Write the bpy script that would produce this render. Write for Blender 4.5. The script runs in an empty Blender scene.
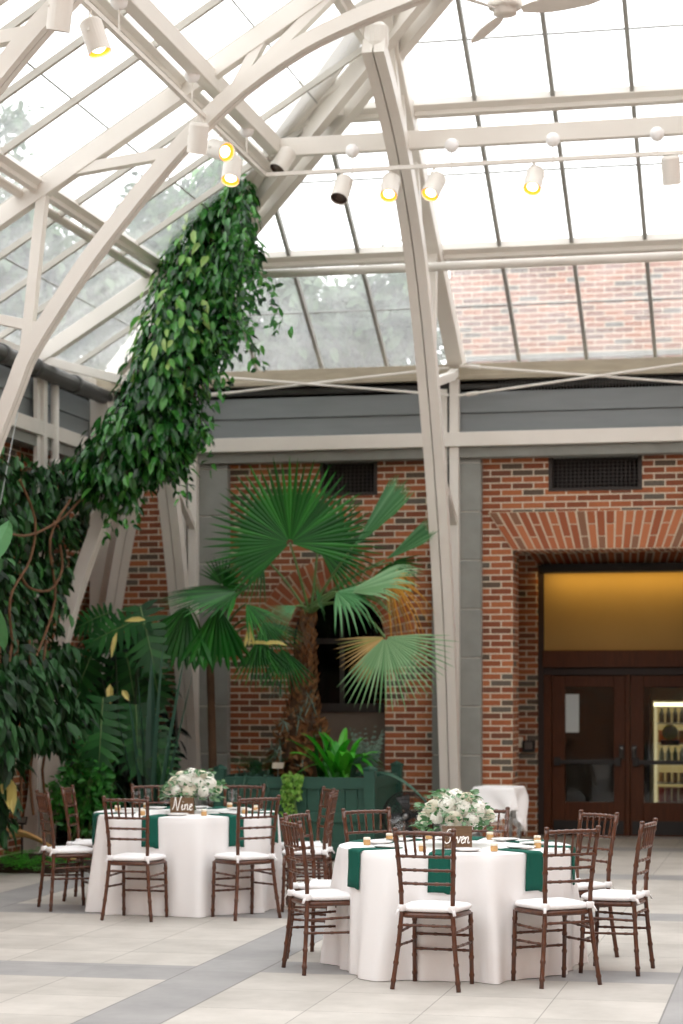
HAZE = 0.11
SKY = 2.8
EXPO = 0.0
import bpy, math, random
from mathutils import Vector, Matrix
SC = bpy.context.scene
COL = SC.collection
PI = math.pi

# ------------------------------------------------------------------ camera model (world metres: X along the brick wall, Y into it)
FPX = 2100.0
YAW = math.atan(459.0 / FPX)
CA, SA = math.cos(YAW), math.sin(YAW)
CAMZ = 1.75
W = 22.6            # face of the brick wall
XC = -7.77          # face of the left wall

def ray(u, v):
    r = (u - 341.5) / FPX
    return (r * CA - SA, r * SA + CA, (690.0 - v) / FPX)

def atY(u, v, Y):
    x, y, z = ray(u, v); t = Y / y
    return Vector((x * t, Y, CAMZ + z * t))

def atZ(u, v, Z):
    x, y, z = ray(u, v); t = (Z - CAMZ) / z
    return Vector((x * t, y * t, Z))

# ------------------------------------------------------------------ mesh builder
class MB:
    def __init__(self):
        self.v = []; self.f = []; self.mi = []; self.m = 0
    def add(self, vs, fs):
        b = len(self.v)
        self.v.extend([tuple(p) for p in vs])
        for f in fs:
            self.f.append([b + i for i in f]); self.mi.append(self.m)
    def box(self, x0, x1, y0, y1, z0, z1):
        self.add([(x0,y0,z0),(x1,y0,z0),(x1,y1,z0),(x0,y1,z0),(x0,y0,z1),(x1,y0,z1),(x1,y1,z1),(x0,y1,z1)],
                 [(3,2,1,0),(4,5,6,7),(0,1,5,4),(1,2,6,5),(2,3,7,6),(3,0,4,7)])
    def obox(self, c, ax, ay, az):
        c = Vector(c); ax = Vector(ax); ay = Vector(ay); az = Vector(az)
        vs = [c + sx*ax + sy*ay + sz*az for sz in (-1,1) for sx, sy in ((-1,-1),(1,-1),(1,1),(-1,1))]
        self.add(vs, [(3,2,1,0),(4,5,6,7),(0,1,5,4),(1,2,6,5),(2,3,7,6),(3,0,4,7)])
    def bar(self, p0, p1, w, h, up=(0,0,1)):
        p0 = Vector(p0); p1 = Vector(p1); d = p1 - p0
        L = d.length; d = d.normalized(); up = Vector(up)
        s = d.cross(up)
        if s.length < 1e-4: s = d.cross(Vector((1,0,0)))
        s.normalize(); n = s.cross(d)
        self.obox((p0+p1)/2, d*L/2, s*w/2, n*h/2)
    def tube(self, pts, rad, n=8, cap=True):
        pts = [Vector(p) for p in pts]; k = len(pts)
        if not hasattr(rad, '__len__'): rad = [rad]*k
        ref = None; vs = []
        for i, p in enumerate(pts):
            d = (pts[min(i+1,k-1)] - pts[max(i-1,0)]).normalized()
            if ref is None:
                ref = Vector((0,0,1)) if abs(d.z) < .9 else Vector((1,0,0))
            s = d.cross(ref)
            if s.length < 1e-5: s = d.orthogonal()
            s.normalize(); t = s.cross(d); ref = t
            for j in range(n):
                a = 2*PI*j/n
                vs.append(p + rad[i]*(math.cos(a)*s + math.sin(a)*t))
        fs = []
        for i in range(k-1):
            for j in range(n):
                a = i*n+j; b = i*n+(j+1)%n
                fs.append((a, b, b+n, a+n))
        if cap:
            fs.append(tuple(range(n))[::-1]); fs.append(tuple((k-1)*n+j for j in range(n)))
        self.add(vs, fs)
    def lathe(self, prof, n=24, c=(0,0,0), axis=None, cap=True):
        # prof: (r, z); axis: optional (x,y,z) frame matrix
        c = Vector(c); vs = []; k = len(prof)
        M = axis if axis is not None else Matrix.Identity(3)
        for r, z in prof:
            for j in range(n):
                a = 2*PI*j/n
                vs.append(c + M @ Vector((r*math.cos(a), r*math.sin(a), z)))
        fs = []
        for i in range(k-1):
            for j in range(n):
                a = i*n+j; b = i*n+(j+1)%n
                fs.append((a, b, b+n, a+n))
        if cap and prof[0][0] > 1e-6: fs.append(tuple(range(n))[::-1])
        if cap and prof[-1][0] > 1e-6: fs.append(tuple((k-1)*n+j for j in range(n)))
        self.add(vs, fs)
    def prism(self, poly, fn, d0, d1):
        # poly of (a,b); fn(a,b,d)->xyz
        k = len(poly)
        vs = [fn(a,b,d0) for a,b in poly] + [fn(a,b,d1) for a,b in poly]
        fs = [tuple(range(k))[::-1], tuple(range(k,2*k))]
        for i in range(k):
            j = (i+1)%k
            fs.append((i,j,j+k,i+k))
        self.add(vs, fs)
    def sweep(self, pts, across, wa, wd):
        # rectangular section along a polyline that stays in the plane normal to 'across'
        pts = [Vector(p) for p in pts]; ac = Vector(across).normalized(); k = len(pts); vs = []
        for i, p in enumerate(pts):
            d0 = (pts[i]-pts[i-1]).normalized() if i > 0 else (pts[1]-pts[0]).normalized()
            d1 = (pts[i+1]-pts[i]).normalized() if i < k-1 else d0
            d = (d0+d1).normalized(); n = ac.cross(d)
            m = wd/2/max(.5, d.dot(d0))
            for sa, sn in ((-1,-1),(1,-1),(1,1),(-1,1)):
                vs.append(p + ac*sa*wa/2 + n*sn*m)
        fs = [(3,2,1,0)]
        for i in range(k-1):
            for j in range(4):
                a = i*4+j; b = i*4+(j+1)%4
                fs.append((a,b,b+4,a+4))
        fs.append(tuple((k-1)*4+j for j in range(4)))
        self.add(vs, fs)

def obj(name, mb, mats, parent=None, smooth=False, bevel=0, seg=2, loc=None, angle=40):
    me = bpy.data.meshes.new(name)
    me.from_pydata(mb.v, [], mb.f)
    if not isinstance(mats, (list, tuple)): mats = [mats]
    for m in mats: me.materials.append(m)
    if len(mats) > 1: me.polygons.foreach_set('material_index', mb.mi)
    if smooth: me.polygons.foreach_set('use_smooth', [True]*len(me.polygons))
    me.update(); me.validate()
    o = bpy.data.objects.new(name, me); COL.objects.link(o)
    if parent is not None: o.parent = parent
    if loc is not None: o.location = loc
    if bevel:
        b = o.modifiers.new('bev', 'BEVEL'); b.width = bevel; b.segments = seg
        b.limit_method = 'ANGLE'; b.angle_limit = math.radians(angle)
    return o

def tag(o, label, cat, group=None, kind=None):
    o['label'] = label; o['category'] = cat
    if group: o['group'] = group
    if kind: o['kind'] = kind
    return o

def thing(name, label, cat, loc=(0,0,0), rz=0.0, group=None):
    o = bpy.data.objects.new(name, None); COL.objects.link(o)
    o.location = loc; o.rotation_euler = (0,0,rz); o.empty_display_size = .1
    return tag(o, label, cat, group)

def struct(name, mb, mats, parent=None, **k):
    o = obj(name, mb, mats, parent, **k)
    o['kind'] = 'structure'
    return o

def sroot(name, loc=(0,0,0)):
    o = bpy.data.objects.new(name, None); COL.objects.link(o); o.location = loc
    o['kind'] = 'structure'
    return o

KIDS = {}
def copy_tree(o, parent=None):
    c = o.copy(); COL.objects.link(c)
    if parent is not None: c.parent = parent
    for ch in list(o.children): copy_tree(ch, c)
    return c

# ------------------------------------------------------------------ materials
def newmat(name):
    m = bpy.data.materials.new(name); m.use_nodes = True
    nt = m.node_tree; nt.nodes.clear()
    out = nt.nodes.new('ShaderNodeOutputMaterial')
    return m, nt, out

def N(nt, t, **kw):
    n = nt.nodes.new(t)
    for k, v in kw.items(): setattr(n, k, v)
    return n

def srgb(r, g, b):
    f = lambda c: (c/255/12.92) if c/255 <= .04045 else ((c/255+.055)/1.055)**2.4
    return (f(r), f(g), f(b), 1)

def mat(name, col, rough=.5, metal=0, spec=.5, noise=0, scale=8, bump=0, col2=None, trans=0, emit=None, estr=0, coat=0, stretch=None):
    m, nt, out = newmat(name)
    p = N(nt, 'ShaderNodeBsdfPrincipled'); nt.links.new(p.outputs[0], out.inputs[0])
    p.inputs['Base Color'].default_value = col
    p.inputs['Roughness'].default_value = rough; p.inputs['Metallic'].default_value = metal
    p.inputs['Specular IOR Level'].default_value = spec
    p.inputs['Coat Weight'].default_value = coat
    if trans: p.inputs['Transmission Weight'].default_value = trans
    if emit: p.inputs['Emission Color'].default_value = emit; p.inputs['Emission Strength'].default_value = estr
    if noise or bump or col2:
        tc = N(nt, 'ShaderNodeTexCoord'); nz = N(nt, 'ShaderNodeTexNoise')
        nz.inputs['Scale'].default_value = scale; nz.inputs['Detail'].default_value = 6
        if stretch:
            mp = N(nt, 'ShaderNodeMapping'); mp.inputs['Scale'].default_value = stretch
            nt.links.new(tc.outputs['Object'], mp.inputs[0]); nt.links.new(mp.outputs[0], nz.inputs['Vector'])
        else: nt.links.new(tc.outputs['Object'], nz.inputs['Vector'])
        if noise or col2:
            cr = N(nt, 'ShaderNodeValToRGB')
            c2 = col2 if col2 else tuple(c*(1-noise) for c in col[:3]) + (1,)
            cr.color_ramp.elements[0].color = c2; cr.color_ramp.elements[0].position = .3
            cr.color_ramp.elements[1].color = col; cr.color_ramp.elements[1].position = .7
            nt.links.new(nz.outputs['Fac'], cr.inputs[0]); nt.links.new(cr.outputs[0], p.inputs['Base Color'])
        if bump:
            b = N(nt, 'ShaderNodeBump'); b.inputs['Strength'].default_value = bump; b.inputs['Distance'].default_value = .02
            nt.links.new(nz.outputs['Fac'], b.inputs['Height']); nt.links.new(b.outputs[0], p.inputs['Normal'])
    return m

def leafmat(name, cols, rough=.4, transl=.25, spec=.5):
    """leaf colours vary leaf by leaf"""
    m, nt, out = newmat(name)
    g = N(nt, 'ShaderNodeNewGeometry'); cr = N(nt, 'ShaderNodeValToRGB')
    e = cr.color_ramp.elements
    e[0].color = cols[0]; e[0].position = 0
    e[1].color = cols[-1]; e[1].position = 1
    for i, c in enumerate(cols[1:-1]):
        x = e.new((i+1)/(len(cols)-1)); x.color = c
    nt.links.new(g.outputs['Random Per Island'], cr.inputs[0])
    p = N(nt, 'ShaderNodeBsdfPrincipled'); p.inputs['Roughness'].default_value = rough
    p.inputs['Specular IOR Level'].default_value = spec
    nt.links.new(cr.outputs[0], p.inputs['Base Color'])
    t = N(nt, 'ShaderNodeBsdfTranslucent'); nt.links.new(cr.outputs[0], t.inputs[0])
    mx = N(nt, 'ShaderNodeMixShader'); mx.inputs[0].default_value = transl
    nt.links.new(p.outputs[0], mx.inputs[1]); nt.links.new(t.outputs[0], mx.inputs[2]); nt.links.new(mx.outputs[0], out.inputs[0])
    return m

def brickmat(name, axes='xz', tone=1.0, warm=True, offset=(0,0)):
    m, nt, out = newmat(name)
    tc = N(nt, 'ShaderNodeTexCoord'); sp = N(nt, 'ShaderNodeSeparateXYZ'); cb = N(nt, 'ShaderNodeCombineXYZ')
    nt.links.new(tc.outputs['Object'], sp.inputs[0])
    ix = {'x':0,'y':1,'z':2}
    nt.links.new(sp.outputs[ix[axes[0]]], cb.inputs[0]); nt.links.new(sp.outputs[ix[axes[1]]], cb.inputs[1])
    br = N(nt, 'ShaderNodeTexBrick'); br.offset = .5
    br.inputs['Scale'].default_value = 1; br.inputs['Brick Width'].default_value = .236; br.inputs['Row Height'].default_value = .0715
    br.inputs['Mortar Size'].default_value = .0075; br.inputs['Mortar Smooth'].default_value = .15; br.inputs['Bias'].default_value = 0
    br.inputs['Color1'].default_value = (0,0,0,1); br.inputs['Color2'].default_value = (1,1,1,1); br.inputs['Mortar'].default_value = (.5,.5,.5,1)
    nt.links.new(cb.outputs[0], br.inputs['Vector'])
    cr = N(nt, 'ShaderNodeValToRGB'); cr.color_ramp.interpolation = 'CONSTANT'
    cs = [(0, srgb(132,76,52)), (.2, srgb(158,94,62)), (.42, srgb(116,74,56)), (.55, srgb(170,104,68)), (.74, srgb(142,82,54)), (.86, srgb(94,80,68)), (.94, srgb(100,92,82))]
    e = cr.color_ramp.elements
    e[0].color = cs[0][1]; e[1].position = cs[1][0]; e[1].color = cs[1][1]
    for pos, c in cs[2:]:
        x = e.new(pos); x.color = c
    nt.links.new(br.outputs['Color'], cr.inputs[0])
    nz = N(nt, 'ShaderNodeTexNoise'); nz.inputs['Scale'].default_value = 40; nz.inputs['Detail'].default_value = 5
    nt.links.new(tc.outputs['Object'], nz.inputs['Vector'])
    mm = N(nt, 'ShaderNodeMix', data_type='RGBA', blend_type='MULTIPLY'); mm.inputs[0].default_value = .5
    nt.links.new(cr.outputs[0], mm.inputs[6]); nt.links.new(nz.outputs['Fac'], mm.inputs[7])
    ad = N(nt, 'ShaderNodeMix', data_type='RGBA', blend_type='MULTIPLY'); ad.inputs[0].default_value = 1
    ad.inputs[7].default_value = (1.35*tone,1.35*tone,1.35*tone,1)
    nt.links.new(mm.outputs[2], ad.inputs[6])
    mo = N(nt, 'ShaderNodeMix', data_type='RGBA'); nt.links.new(br.outputs['Fac'], mo.inputs[0])
    nt.links.new(ad.outputs[2], mo.inputs[6]); mo.inputs[7].default_value = tuple(c*tone for c in srgb(214,202,180)[:3]) + (1,)
    p = N(nt, 'ShaderNodeBsdfPrincipled'); p.inputs['Roughness'].default_value = .85; p.inputs['Specular IOR Level'].default_value = .25
    nt.links.new(mo.outputs[2], p.inputs['Base Color'])
    b = N(nt, 'ShaderNodeBump'); b.inputs['Strength'].default_value = .5; b.inputs['Distance'].default_value = .01; b.invert = True
    nt.links.new(br.outputs['Fac'], b.inputs['Height']); nt.links.new(b.outputs[0], p.inputs['Normal'])
    nt.links.new(p.outputs[0], out.inputs[0])
    return m

def islandbrick(name):
    m, nt, out = newmat(name)
    g = N(nt, 'ShaderNodeNewGeometry'); cr = N(nt, 'ShaderNodeValToRGB'); cr.color_ramp.interpolation = 'CONSTANT'
    cs = [(0, srgb(150,86,58)), (.25, srgb(170,102,68)), (.5, srgb(160,94,62)), (.7, srgb(180,112,76)), (.9, srgb(134,96,74))]
    e = cr.color_ramp.elements
    e[0].color = cs[0][1]; e[1].position = cs[1][0]; e[1].color = cs[1][1]
    for pos, c in cs[2:]:
        x = e.new(pos); x.color = c
    nt.links.new(g.outputs['Random Per Island'], cr.inputs[0])
    p = N(nt, 'ShaderNodeBsdfPrincipled'); p.inputs['Roughness'].default_value = .85; p.inputs['Specular IOR Level'].default_value = .25
    nt.links.new(cr.outputs[0], p.inputs['Base Color']); nt.links.new(p.outputs[0], out.inputs[0])
    return m

def glassmat(name, haze, col=(1,1,1,1), gloss=.04, tint=(1,1,1,1), rough=.02, dirt=True, graze=.6):
    """thin pane: see-through, a little dusty white, a little mirror-like"""
    m, nt, out = newmat(name)
    tr = N(nt, 'ShaderNodeBsdfTransparent'); tr.inputs[0].default_value = tint
    tl = N(nt, 'ShaderNodeBsdfTranslucent'); tl.inputs[0].default_value = col
    gl = N(nt, 'ShaderNodeBsdfGlossy'); gl.inputs['Roughness'].default_value = rough
    a = N(nt, 'ShaderNodeMixShader'); b = N(nt, 'ShaderNodeMixShader')
    if dirt:
        tc = N(nt, 'ShaderNodeTexCoord'); nz = N(nt, 'ShaderNodeTexNoise'); nz.inputs['Scale'].default_value = 2.2; nz.inputs['Detail'].default_value = 5
        nt.links.new(tc.outputs['Object'], nz.inputs['Vector'])
        mr = N(nt, 'ShaderNodeMapRange'); mr.inputs[1].default_value = .3; mr.inputs[2].default_value = .7
        mr.inputs[3].default_value = haze*.75; mr.inputs[4].default_value = haze*1.25
        nt.links.new(nz.outputs['Fac'], mr.inputs[0]); nt.links.new(mr.outputs[0], a.inputs[0])
    else: a.inputs[0].default_value = haze
    nt.links.new(tr.outputs[0], a.inputs[1]); nt.links.new(tl.outputs[0], a.inputs[2])
    lw = N(nt, 'ShaderNodeLayerWeight'); lw.inputs[0].default_value = .5
    pw = N(nt, 'ShaderNodeMath', operation='POWER'); pw.inputs[1].default_value = 5
    nt.links.new(lw.outputs['Facing'], pw.inputs[0])
    mr2 = N(nt, 'ShaderNodeMath', operation='MULTIPLY_ADD'); mr2.inputs[1].default_value = graze; mr2.inputs[2].default_value = gloss
    nt.links.new(pw.outputs[0], mr2.inputs[0]); nt.links.new(mr2.outputs[0], b.inputs[0])
    nt.links.new(a.outputs[0], b.inputs[1]); nt.links.new(gl.outputs[0], b.inputs[2]); nt.links.new(b.outputs[0], out.inputs[0])
    return m

def emat(name, col, s):
    m, nt, out = newmat(name)
    e = N(nt, 'ShaderNodeEmission'); e.inputs[0].default_value = col; e.inputs[1].default_value = s
    nt.links.new(e.outputs[0], out.inputs[0]); return m

M = {}
M['white'] = mat('painted_steel', srgb(226,221,212), .45, noise=.06, scale=3)
M['wood'] = mat('mahogany', srgb(98,56,34), .28, noise=.5, scale=6, stretch=(12,12,2.5), coat=.25)
M['ring'] = M['wood']
M['cushion'] = mat('cushion_cotton', srgb(243,242,242), .9, spec=.2, bump=.15, scale=120)
M['cloth'] = mat('white_linen', srgb(242,241,240), .9, spec=.15, bump=.12, scale=160)
M['green_cloth'] = mat('green_linen', srgb(26,92,78), .85, spec=.2, bump=.15, scale=150, noise=.12)
M['brick'] = brickmat('brick', 'xz')
M['brick_side'] = brickmat('brick_side', 'yz')
M['brick_soffit'] = brickmat('brick_soffit', 'yx')
M['vouss'] = islandbrick('arch_brick')
M['mortar'] = mat('mortar', srgb(206,192,168), .95, spec=.1)
M['stone'] = mat('bluestone', srgb(146,148,142), .8, noise=.18, scale=5, bump=.1)
M['stone_joint'] = mat('stone_joint', srgb(196,194,186), .9)
M['panel'] = mat('slate_panel', srgb(128,134,136), .55, noise=.1, scale=2, stretch=(1,1,8))
M['sill'] = mat('weathered_sill', srgb(176,166,146), .7, noise=.2, scale=4, stretch=(1,6,6))
M['pipe_dark'] = mat('dark_pipe', srgb(78,78,76), .5, noise=.2, scale=6)
M['bar'] = mat('glazing_bar', srgb(158,158,152), .5, noise=.1, scale=3)
M['bar_pale'] = mat('glazing_bar_pale', srgb(190,186,176), .5, noise=.1, scale=3)
M['glass_roof'] = glassmat('roof_glass', HAZE, (1,1,1,1), .04)
M['glass_door'] = glassmat('door_glass', .0, (1,1,1,1), .035, dirt=False, tint=(.8,.82,.8,1))
M['black'] = mat('black_metal', srgb(28,28,28), .4)
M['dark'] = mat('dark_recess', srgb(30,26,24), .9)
M['grille'] = mat('bronze_grille', srgb(44,38,34), .6)
M['door_wood'] = mat('door_wood', srgb(92,50,26), .5, noise=.35, scale=3, stretch=(14,14,1.5), spec=.25)
M['door_dark'] = mat('door_dark_wood', srgb(44,26,18), .55, noise=.3, scale=3, stretch=(10,10,1.5))
M['plaster'] = mat('tan_plaster', srgb(176,146,92), .9, noise=.06, scale=2)
M['planter'] = mat('planter_green_paint', srgb(40,84,70), .55, noise=.18, scale=4, stretch=(1,1,4))
M['soil'] = mat('soil', srgb(58,42,32), .95, noise=.5, scale=20, bump=.5)
M['paper'] = mat('paper', srgb(214,222,220), .8)
M['steel'] = mat('brushed_steel', srgb(150,150,148), .3, metal=.9)
M['gold'] = mat('gold_reflector', srgb(240,176,70), .3, metal=.6, emit=srgb(255,170,60), estr=.9)
M['bulb'] = emat('lamp_glow', (1.0,.86,.62,1), 9)
M['bulb_off'] = mat('lamp_dark', srgb(90,74,66), .3)
M['amber'] = mat('honey', srgb(208,164,108), .3, noise=.1)
M['cream'] = mat('cream_lid', srgb(236,226,206), .7)
M['porcelain'] = mat('porcelain', srgb(244,243,241), .45)
M['clear'] = glassmat('clear_glass', .0, (1,1,1,1), .02, dirt=False, graze=.15)
M['signwood'] = mat('sign_wood', srgb(116,88,60), .7, noise=.4, scale=5, stretch=(2,2,20))
M['paint_white'] = mat('white_paint', srgb(246,244,240), .6)
M['petal'] = mat('petal', srgb(248,247,238), .7, spec=.2)
M['petal_pink'] = mat('petal_shell', srgb(242,238,222), .7, spec=.2)
M['leaf_vine'] = leafmat('vine_leaf', [srgb(12,46,18), srgb(28,84,30), srgb(52,120,44), srgb(84,150,60), srgb(30,88,32), srgb(14,52,20), srgb(62,128,50)], .27, .18)
M['leaf_vine_lt'] = leafmat('vine_leaf_highlight', [srgb(84,156,60), srgb(126,176,80), srgb(160,186,104)], .4, .3)
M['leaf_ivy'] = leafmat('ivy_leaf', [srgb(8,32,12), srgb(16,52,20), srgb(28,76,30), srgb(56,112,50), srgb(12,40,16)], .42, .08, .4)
M['leaf_dark'] = leafmat('dark_leaf', [srgb(10,36,14), srgb(20,58,22), srgb(38,86,38), srgb(14,44,18)], .48, .08, .3)
M['leaf_mon'] = leafmat('monstera_leaf', [srgb(16,62,24), srgb(28,84,34), srgb(52,112,50)], .4, .12, .35)
M['leaf_fan'] = leafmat('fan_leaf', [srgb(14,72,18), srgb(28,98,28), srgb(48,122,42)], .42, .2, .35)
M['leaf_fan_pale'] = leafmat('fan_leaf_pale', [srgb(96,146,92), srgb(136,176,128), srgb(116,160,108)], .45, .25)
M['leaf_fan_mid'] = leafmat('fan_leaf_mid', [srgb(56,116,62), srgb(80,140,84), srgb(104,158,104)], .45, .25)
M['leaf_fan_dry'] = leafmat('fan_leaf_dry', [srgb(178,152,84), srgb(206,172,116), srgb(150,164,92)], .6, .25)
M['leaf_gold'] = leafmat('fan_leaf_gold', [srgb(190,128,30), srgb(206,150,50), srgb(150,110,30)], .6, .25)
M['leaf_bright'] = leafmat('bright_leaf', [srgb(40,150,30), srgb(70,180,44), srgb(100,200,60)], .3, .3)
M['leaf_lime'] = leafmat('lime_leaf', [srgb(84,150,50), srgb(128,180,74), srgb(160,196,96)], .45, .3)
M['leaf_shrub'] = leafmat('shrub_leaf', [srgb(34,100,34), srgb(56,136,48), srgb(78,156,62)], .4, .25)
M['leaf_silver'] = leafmat('silver_leaf', [srgb(96,122,110), srgb(124,148,132), srgb(80,108,96)], .6, .2)
M['leaf_sword'] = leafmat('sword_leaf', [srgb(46,82,66), srgb(70,106,88), srgb(34,64,52)], .45, .15)
M['leaf_euc'] = leafmat('eucalyptus', [srgb(110,150,112), srgb(140,172,138), srgb(84,130,84), srgb(60,116,58)], .6, .25)
M['leaf_yellow'] = leafmat('yellow_leaf', [srgb(220,204,110), srgb(232,216,140)], .6, .3)
M['leaf_tree'] = leafmat('tree_leaf', [srgb(60,84,58), srgb(84,108,78), srgb(104,128,94)], .7, .2)
M['bark'] = mat('bark', srgb(104,78,56), .9, noise=.4, scale=8, bump=.6)
M['palmbark'] = leafmat('palm_leaf_base', [srgb(86,58,36), srgb(132,90,56), srgb(164,122,84), srgb(108,74,48), srgb(140,106,72)], .85, .05, .2)
M['stem'] = mat('green_stem', srgb(96,128,72), .5)
M['stem_brown'] = mat('vine_stem', srgb(112,78,50), .8, noise=.3, scale=10)
M['hose'] = mat('garden_hose', srgb(190,150,96), .6)
# ================================================================== floor
def floormat():
    m, nt, out = newmat('paving')
    tc = N(nt, 'ShaderNodeTexCoord'); sp = N(nt, 'ShaderNodeSeparateXYZ'); nt.links.new(tc.outputs['Object'], sp.inputs[0])
    def math_(op, a, b=None, c=None):
        n = N(nt, 'ShaderNodeMath', operation=op)
        for i, x in enumerate((a, b, c)):
            if x is None: continue
            if isinstance(x, (int, float)): n.inputs[i].default_value = x
            else: nt.links.new(x, n.inputs[i])
        return n.outputs[0]
    X, Y = sp.outputs[0], sp.outputs[1]
    # bands running into the room: period 3.01, band 0.46 wide, starting at X=-3.74
    px = math_('MODULO', math_('ADD', X, 3.74 + 3.01*20), 3.01)
    bandx = math_('LESS_THAN', px, .46)
    # bay index, to shift the cross bands from bay to bay
    bay = math_('FLOOR', math_('DIVIDE', math_('ADD', X, 3.74 + 3.01*20), 3.01))
    par = math_('MODULO', bay, 2)
    # cross bands: bays of even index start at Y=12.65, odd bays at Y=12.2 and 15.7
    sh = math_('ADD', math_('MULTIPLY', par, -.45), 12.62)
    py = math_('MODULO', math_('ADD', math_('SUBTRACT', Y, sh), 3.45*20), 3.45)
    bandy = math_('LESS_THAN', py, math_('ADD', .52, math_('MULTIPLY', par, .12)))
    band = math_('MAXIMUM', bandx, bandy)
    # joints
    ux = math_('SUBTRACT', px, .46); jx = math_('MODULO', ux, .6375)
    j1 = math_('LESS_THAN', math_('ABSOLUTE', math_('SUBTRACT', jx, 0)), .007)
    uy = math_('SUBTRACT', py, .52); jy = math_('MODULO', math_('ADD', uy, .73*3), .73)
    j2 = math_('LESS_THAN', jy, .007)
    j3 = math_('LESS_THAN', math_('ABSOLUTE', math_('SUBTRACT', px, .46)), .007)
    j4 = math_('LESS_THAN', math_('ABSOLUTE', px), .01)
    j2b = math_('MULTIPLY', j2, math_('SUBTRACT', 1, bandx))
    j1b = math_('MULTIPLY', j1, math_('SUBTRACT', 1, bandy))
    joint = math_('MAXIMUM', math_('MAXIMUM', j1b, j2b), math_('MAXIMUM', j3, j4))
    # slab to slab tone
    cell = N(nt, 'ShaderNodeCombineXYZ')
    nt.links.new(math_('FLOOR', math_('DIVIDE', ux, .6375)), cell.inputs[0]); nt.links.new(math_('FLOOR', math_('DIVIDE', uy, .73)), cell.inputs[1])
    nt.links.new(bay, cell.inputs[2])
    wn = N(nt, 'ShaderNodeTexWhiteNoise', noise_dimensions='3D'); nt.links.new(cell.outputs[0], wn.inputs[0])
    nz = N(nt, 'ShaderNodeTexNoise'); nz.inputs['Scale'].default_value = 1.6; nz.inputs['Detail'].default_value = 8; nz.inputs['Roughness'].default_value = .65
    nt.links.new(tc.outputs['Object'], nz.inputs['Vector'])
    cr = N(nt, 'ShaderNodeValToRGB')
    cr.color_ramp.elements[0].position = .3; cr.color_ramp.elements[0].color = srgb(170,165,157)
    cr.color_ramp.elements[1].position = .7; cr.color_ramp.elements[1].color = srgb(198,193,185)
    nt.links.new(nz.outputs['Fac'], cr.inputs[0])
    cg = N(nt, 'ShaderNodeValToRGB')
    cg.color_ramp.elements[0].position = .3; cg.color_ramp.elements[0].color = srgb(140,139,138)
    cg.color_ramp.elements[1].position = .7; cg.color_ramp.elements[1].color = srgb(164,162,160)
    nt.links.new(nz.outputs['Fac'], cg.inputs[0])
    mx = N(nt, 'ShaderNodeMix', data_type='RGBA'); nt.links.new(band, mx.inputs[0]); nt.links.new(cr.outputs[0], mx.inputs[6]); nt.links.new(cg.outputs[0], mx.inputs[7])
    tone = math_('ADD', .93, math_('MULTIPLY', wn.outputs['Value'], .12))
    tcol = N(nt, 'ShaderNodeCombineXYZ')
    for i in range(3): nt.links.new(tone, tcol.inputs[i])
    mt = N(nt, 'ShaderNodeMix', data_type='RGBA', blend_type='MULTIPLY'); mt.inputs[0].default_value = 1
    nt.links.new(mx.outputs[2], mt.inputs[6]); nt.links.new(tcol.outputs[0], mt.inputs[7])
    mj = N(nt, 'ShaderNodeMix', data_type='RGBA'); nt.links.new(math_('MULTIPLY', joint, .55), mj.inputs[0]); nt.links.new(mt.outputs[2], mj.inputs[6]); mj.inputs[7].default_value = srgb(96,92,86)
    p = N(nt, 'ShaderNodeBsdfPrincipled'); p.inputs['Roughness'].default_value = .62; p.inputs['Specular IOR Level'].default_value = .35
    nt.links.new(mj.outputs[2], p.inputs['Base Color'])
    b = N(nt, 'ShaderNodeBump'); b.inputs['Strength'].default_value = .08; b.inputs['Distance'].default_value = .01
    nt.links.new(nz.outputs['Fac'], b.inputs['Height']); nt.links.new(b.outputs[0], p.inputs['Normal'])
    nt.links.new(p.outputs[0], out.inputs[0])
    return m
M['paving'] = floormat()
mb = MB(); mb.box(-9.0, 6.0, -4.0, 25.0, -.2, 0); struct('floor', mb, M['paving'])
mb = MB(); mb.box(-60, 60, 25.3, 90, -.3, -.05); mb.box(-60, -9.2, -30, 25.3, -.3, -.05); struct('ground_outside', mb, mat('outside_ground', srgb(120,126,100), .95, noise=.2))

# ================================================================== back wall (brick bays, vents, arch window, entrance)
def XZ(a, b, d): return (a, d, b)
Wb = W + .12
def wallbox(name, x0, x1, z0, z1, y0=Wb, y1=W+.6, m='brick'):
    mb = MB(); mb.box(x0, x1, y0, y1, z0, z1); return struct(name, mb, M[m])
ZT = 4.32
# right bay: entrance opening X -3.06..-0.94, top 3.27 ; vent X -2.67..-1.66 Z 3.91..4.32
OX0, OX1, OZ = -3.06, -.94, 3.27
mb = MB()
mb.box(-3.40, OX0, Wb, W+.6, 0, OZ)
mb.box(-3.40, 4.0, Wb, W+.6, OZ, 3.90)
mb.box(-3.40, -2.67, Wb, W+.6, 3.90, ZT); mb.box(-1.66, 4.0, Wb, W+.6, 3.90, ZT)
mb.box(OX1, 4.0, Wb, W+.6, 0, OZ)
struct('wall_back', mb, M['brick'])
# left bay with arched window
AX, AR, AZ = -5.03, .555, 2.30
arc = [(AX + AR*math.cos(PI - PI*i/24), AZ + AR*math.sin(PI - PI*i/24)) for i in range(25)]
mb = MB()
mb.box(-6.9, AX-AR, Wb, W+.6, 0, 3.90); mb.box(AX+AR, -3.5, Wb, W+.6, 0, 3.90)
mb.prism(arc + [(AX+AR, 3.90), (AX-AR, 3.90)], XZ, Wb, W+.6)
mb.box(-6.9, -5.21, Wb, W+.6, 3.90, ZT); mb.box(-4.56, -3.5, Wb, W+.6, 3.90, ZT)
mb.box(AX-AR, AX+AR, Wb, W+.6, 0, .75)
struct('wall_back', mb, M['brick'])
# corner bay
mb = MB(); mb.box(-8.6, -6.6, Wb, W+.6, 0, ZT); struct('wall_back', mb, M['brick'])
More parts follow.
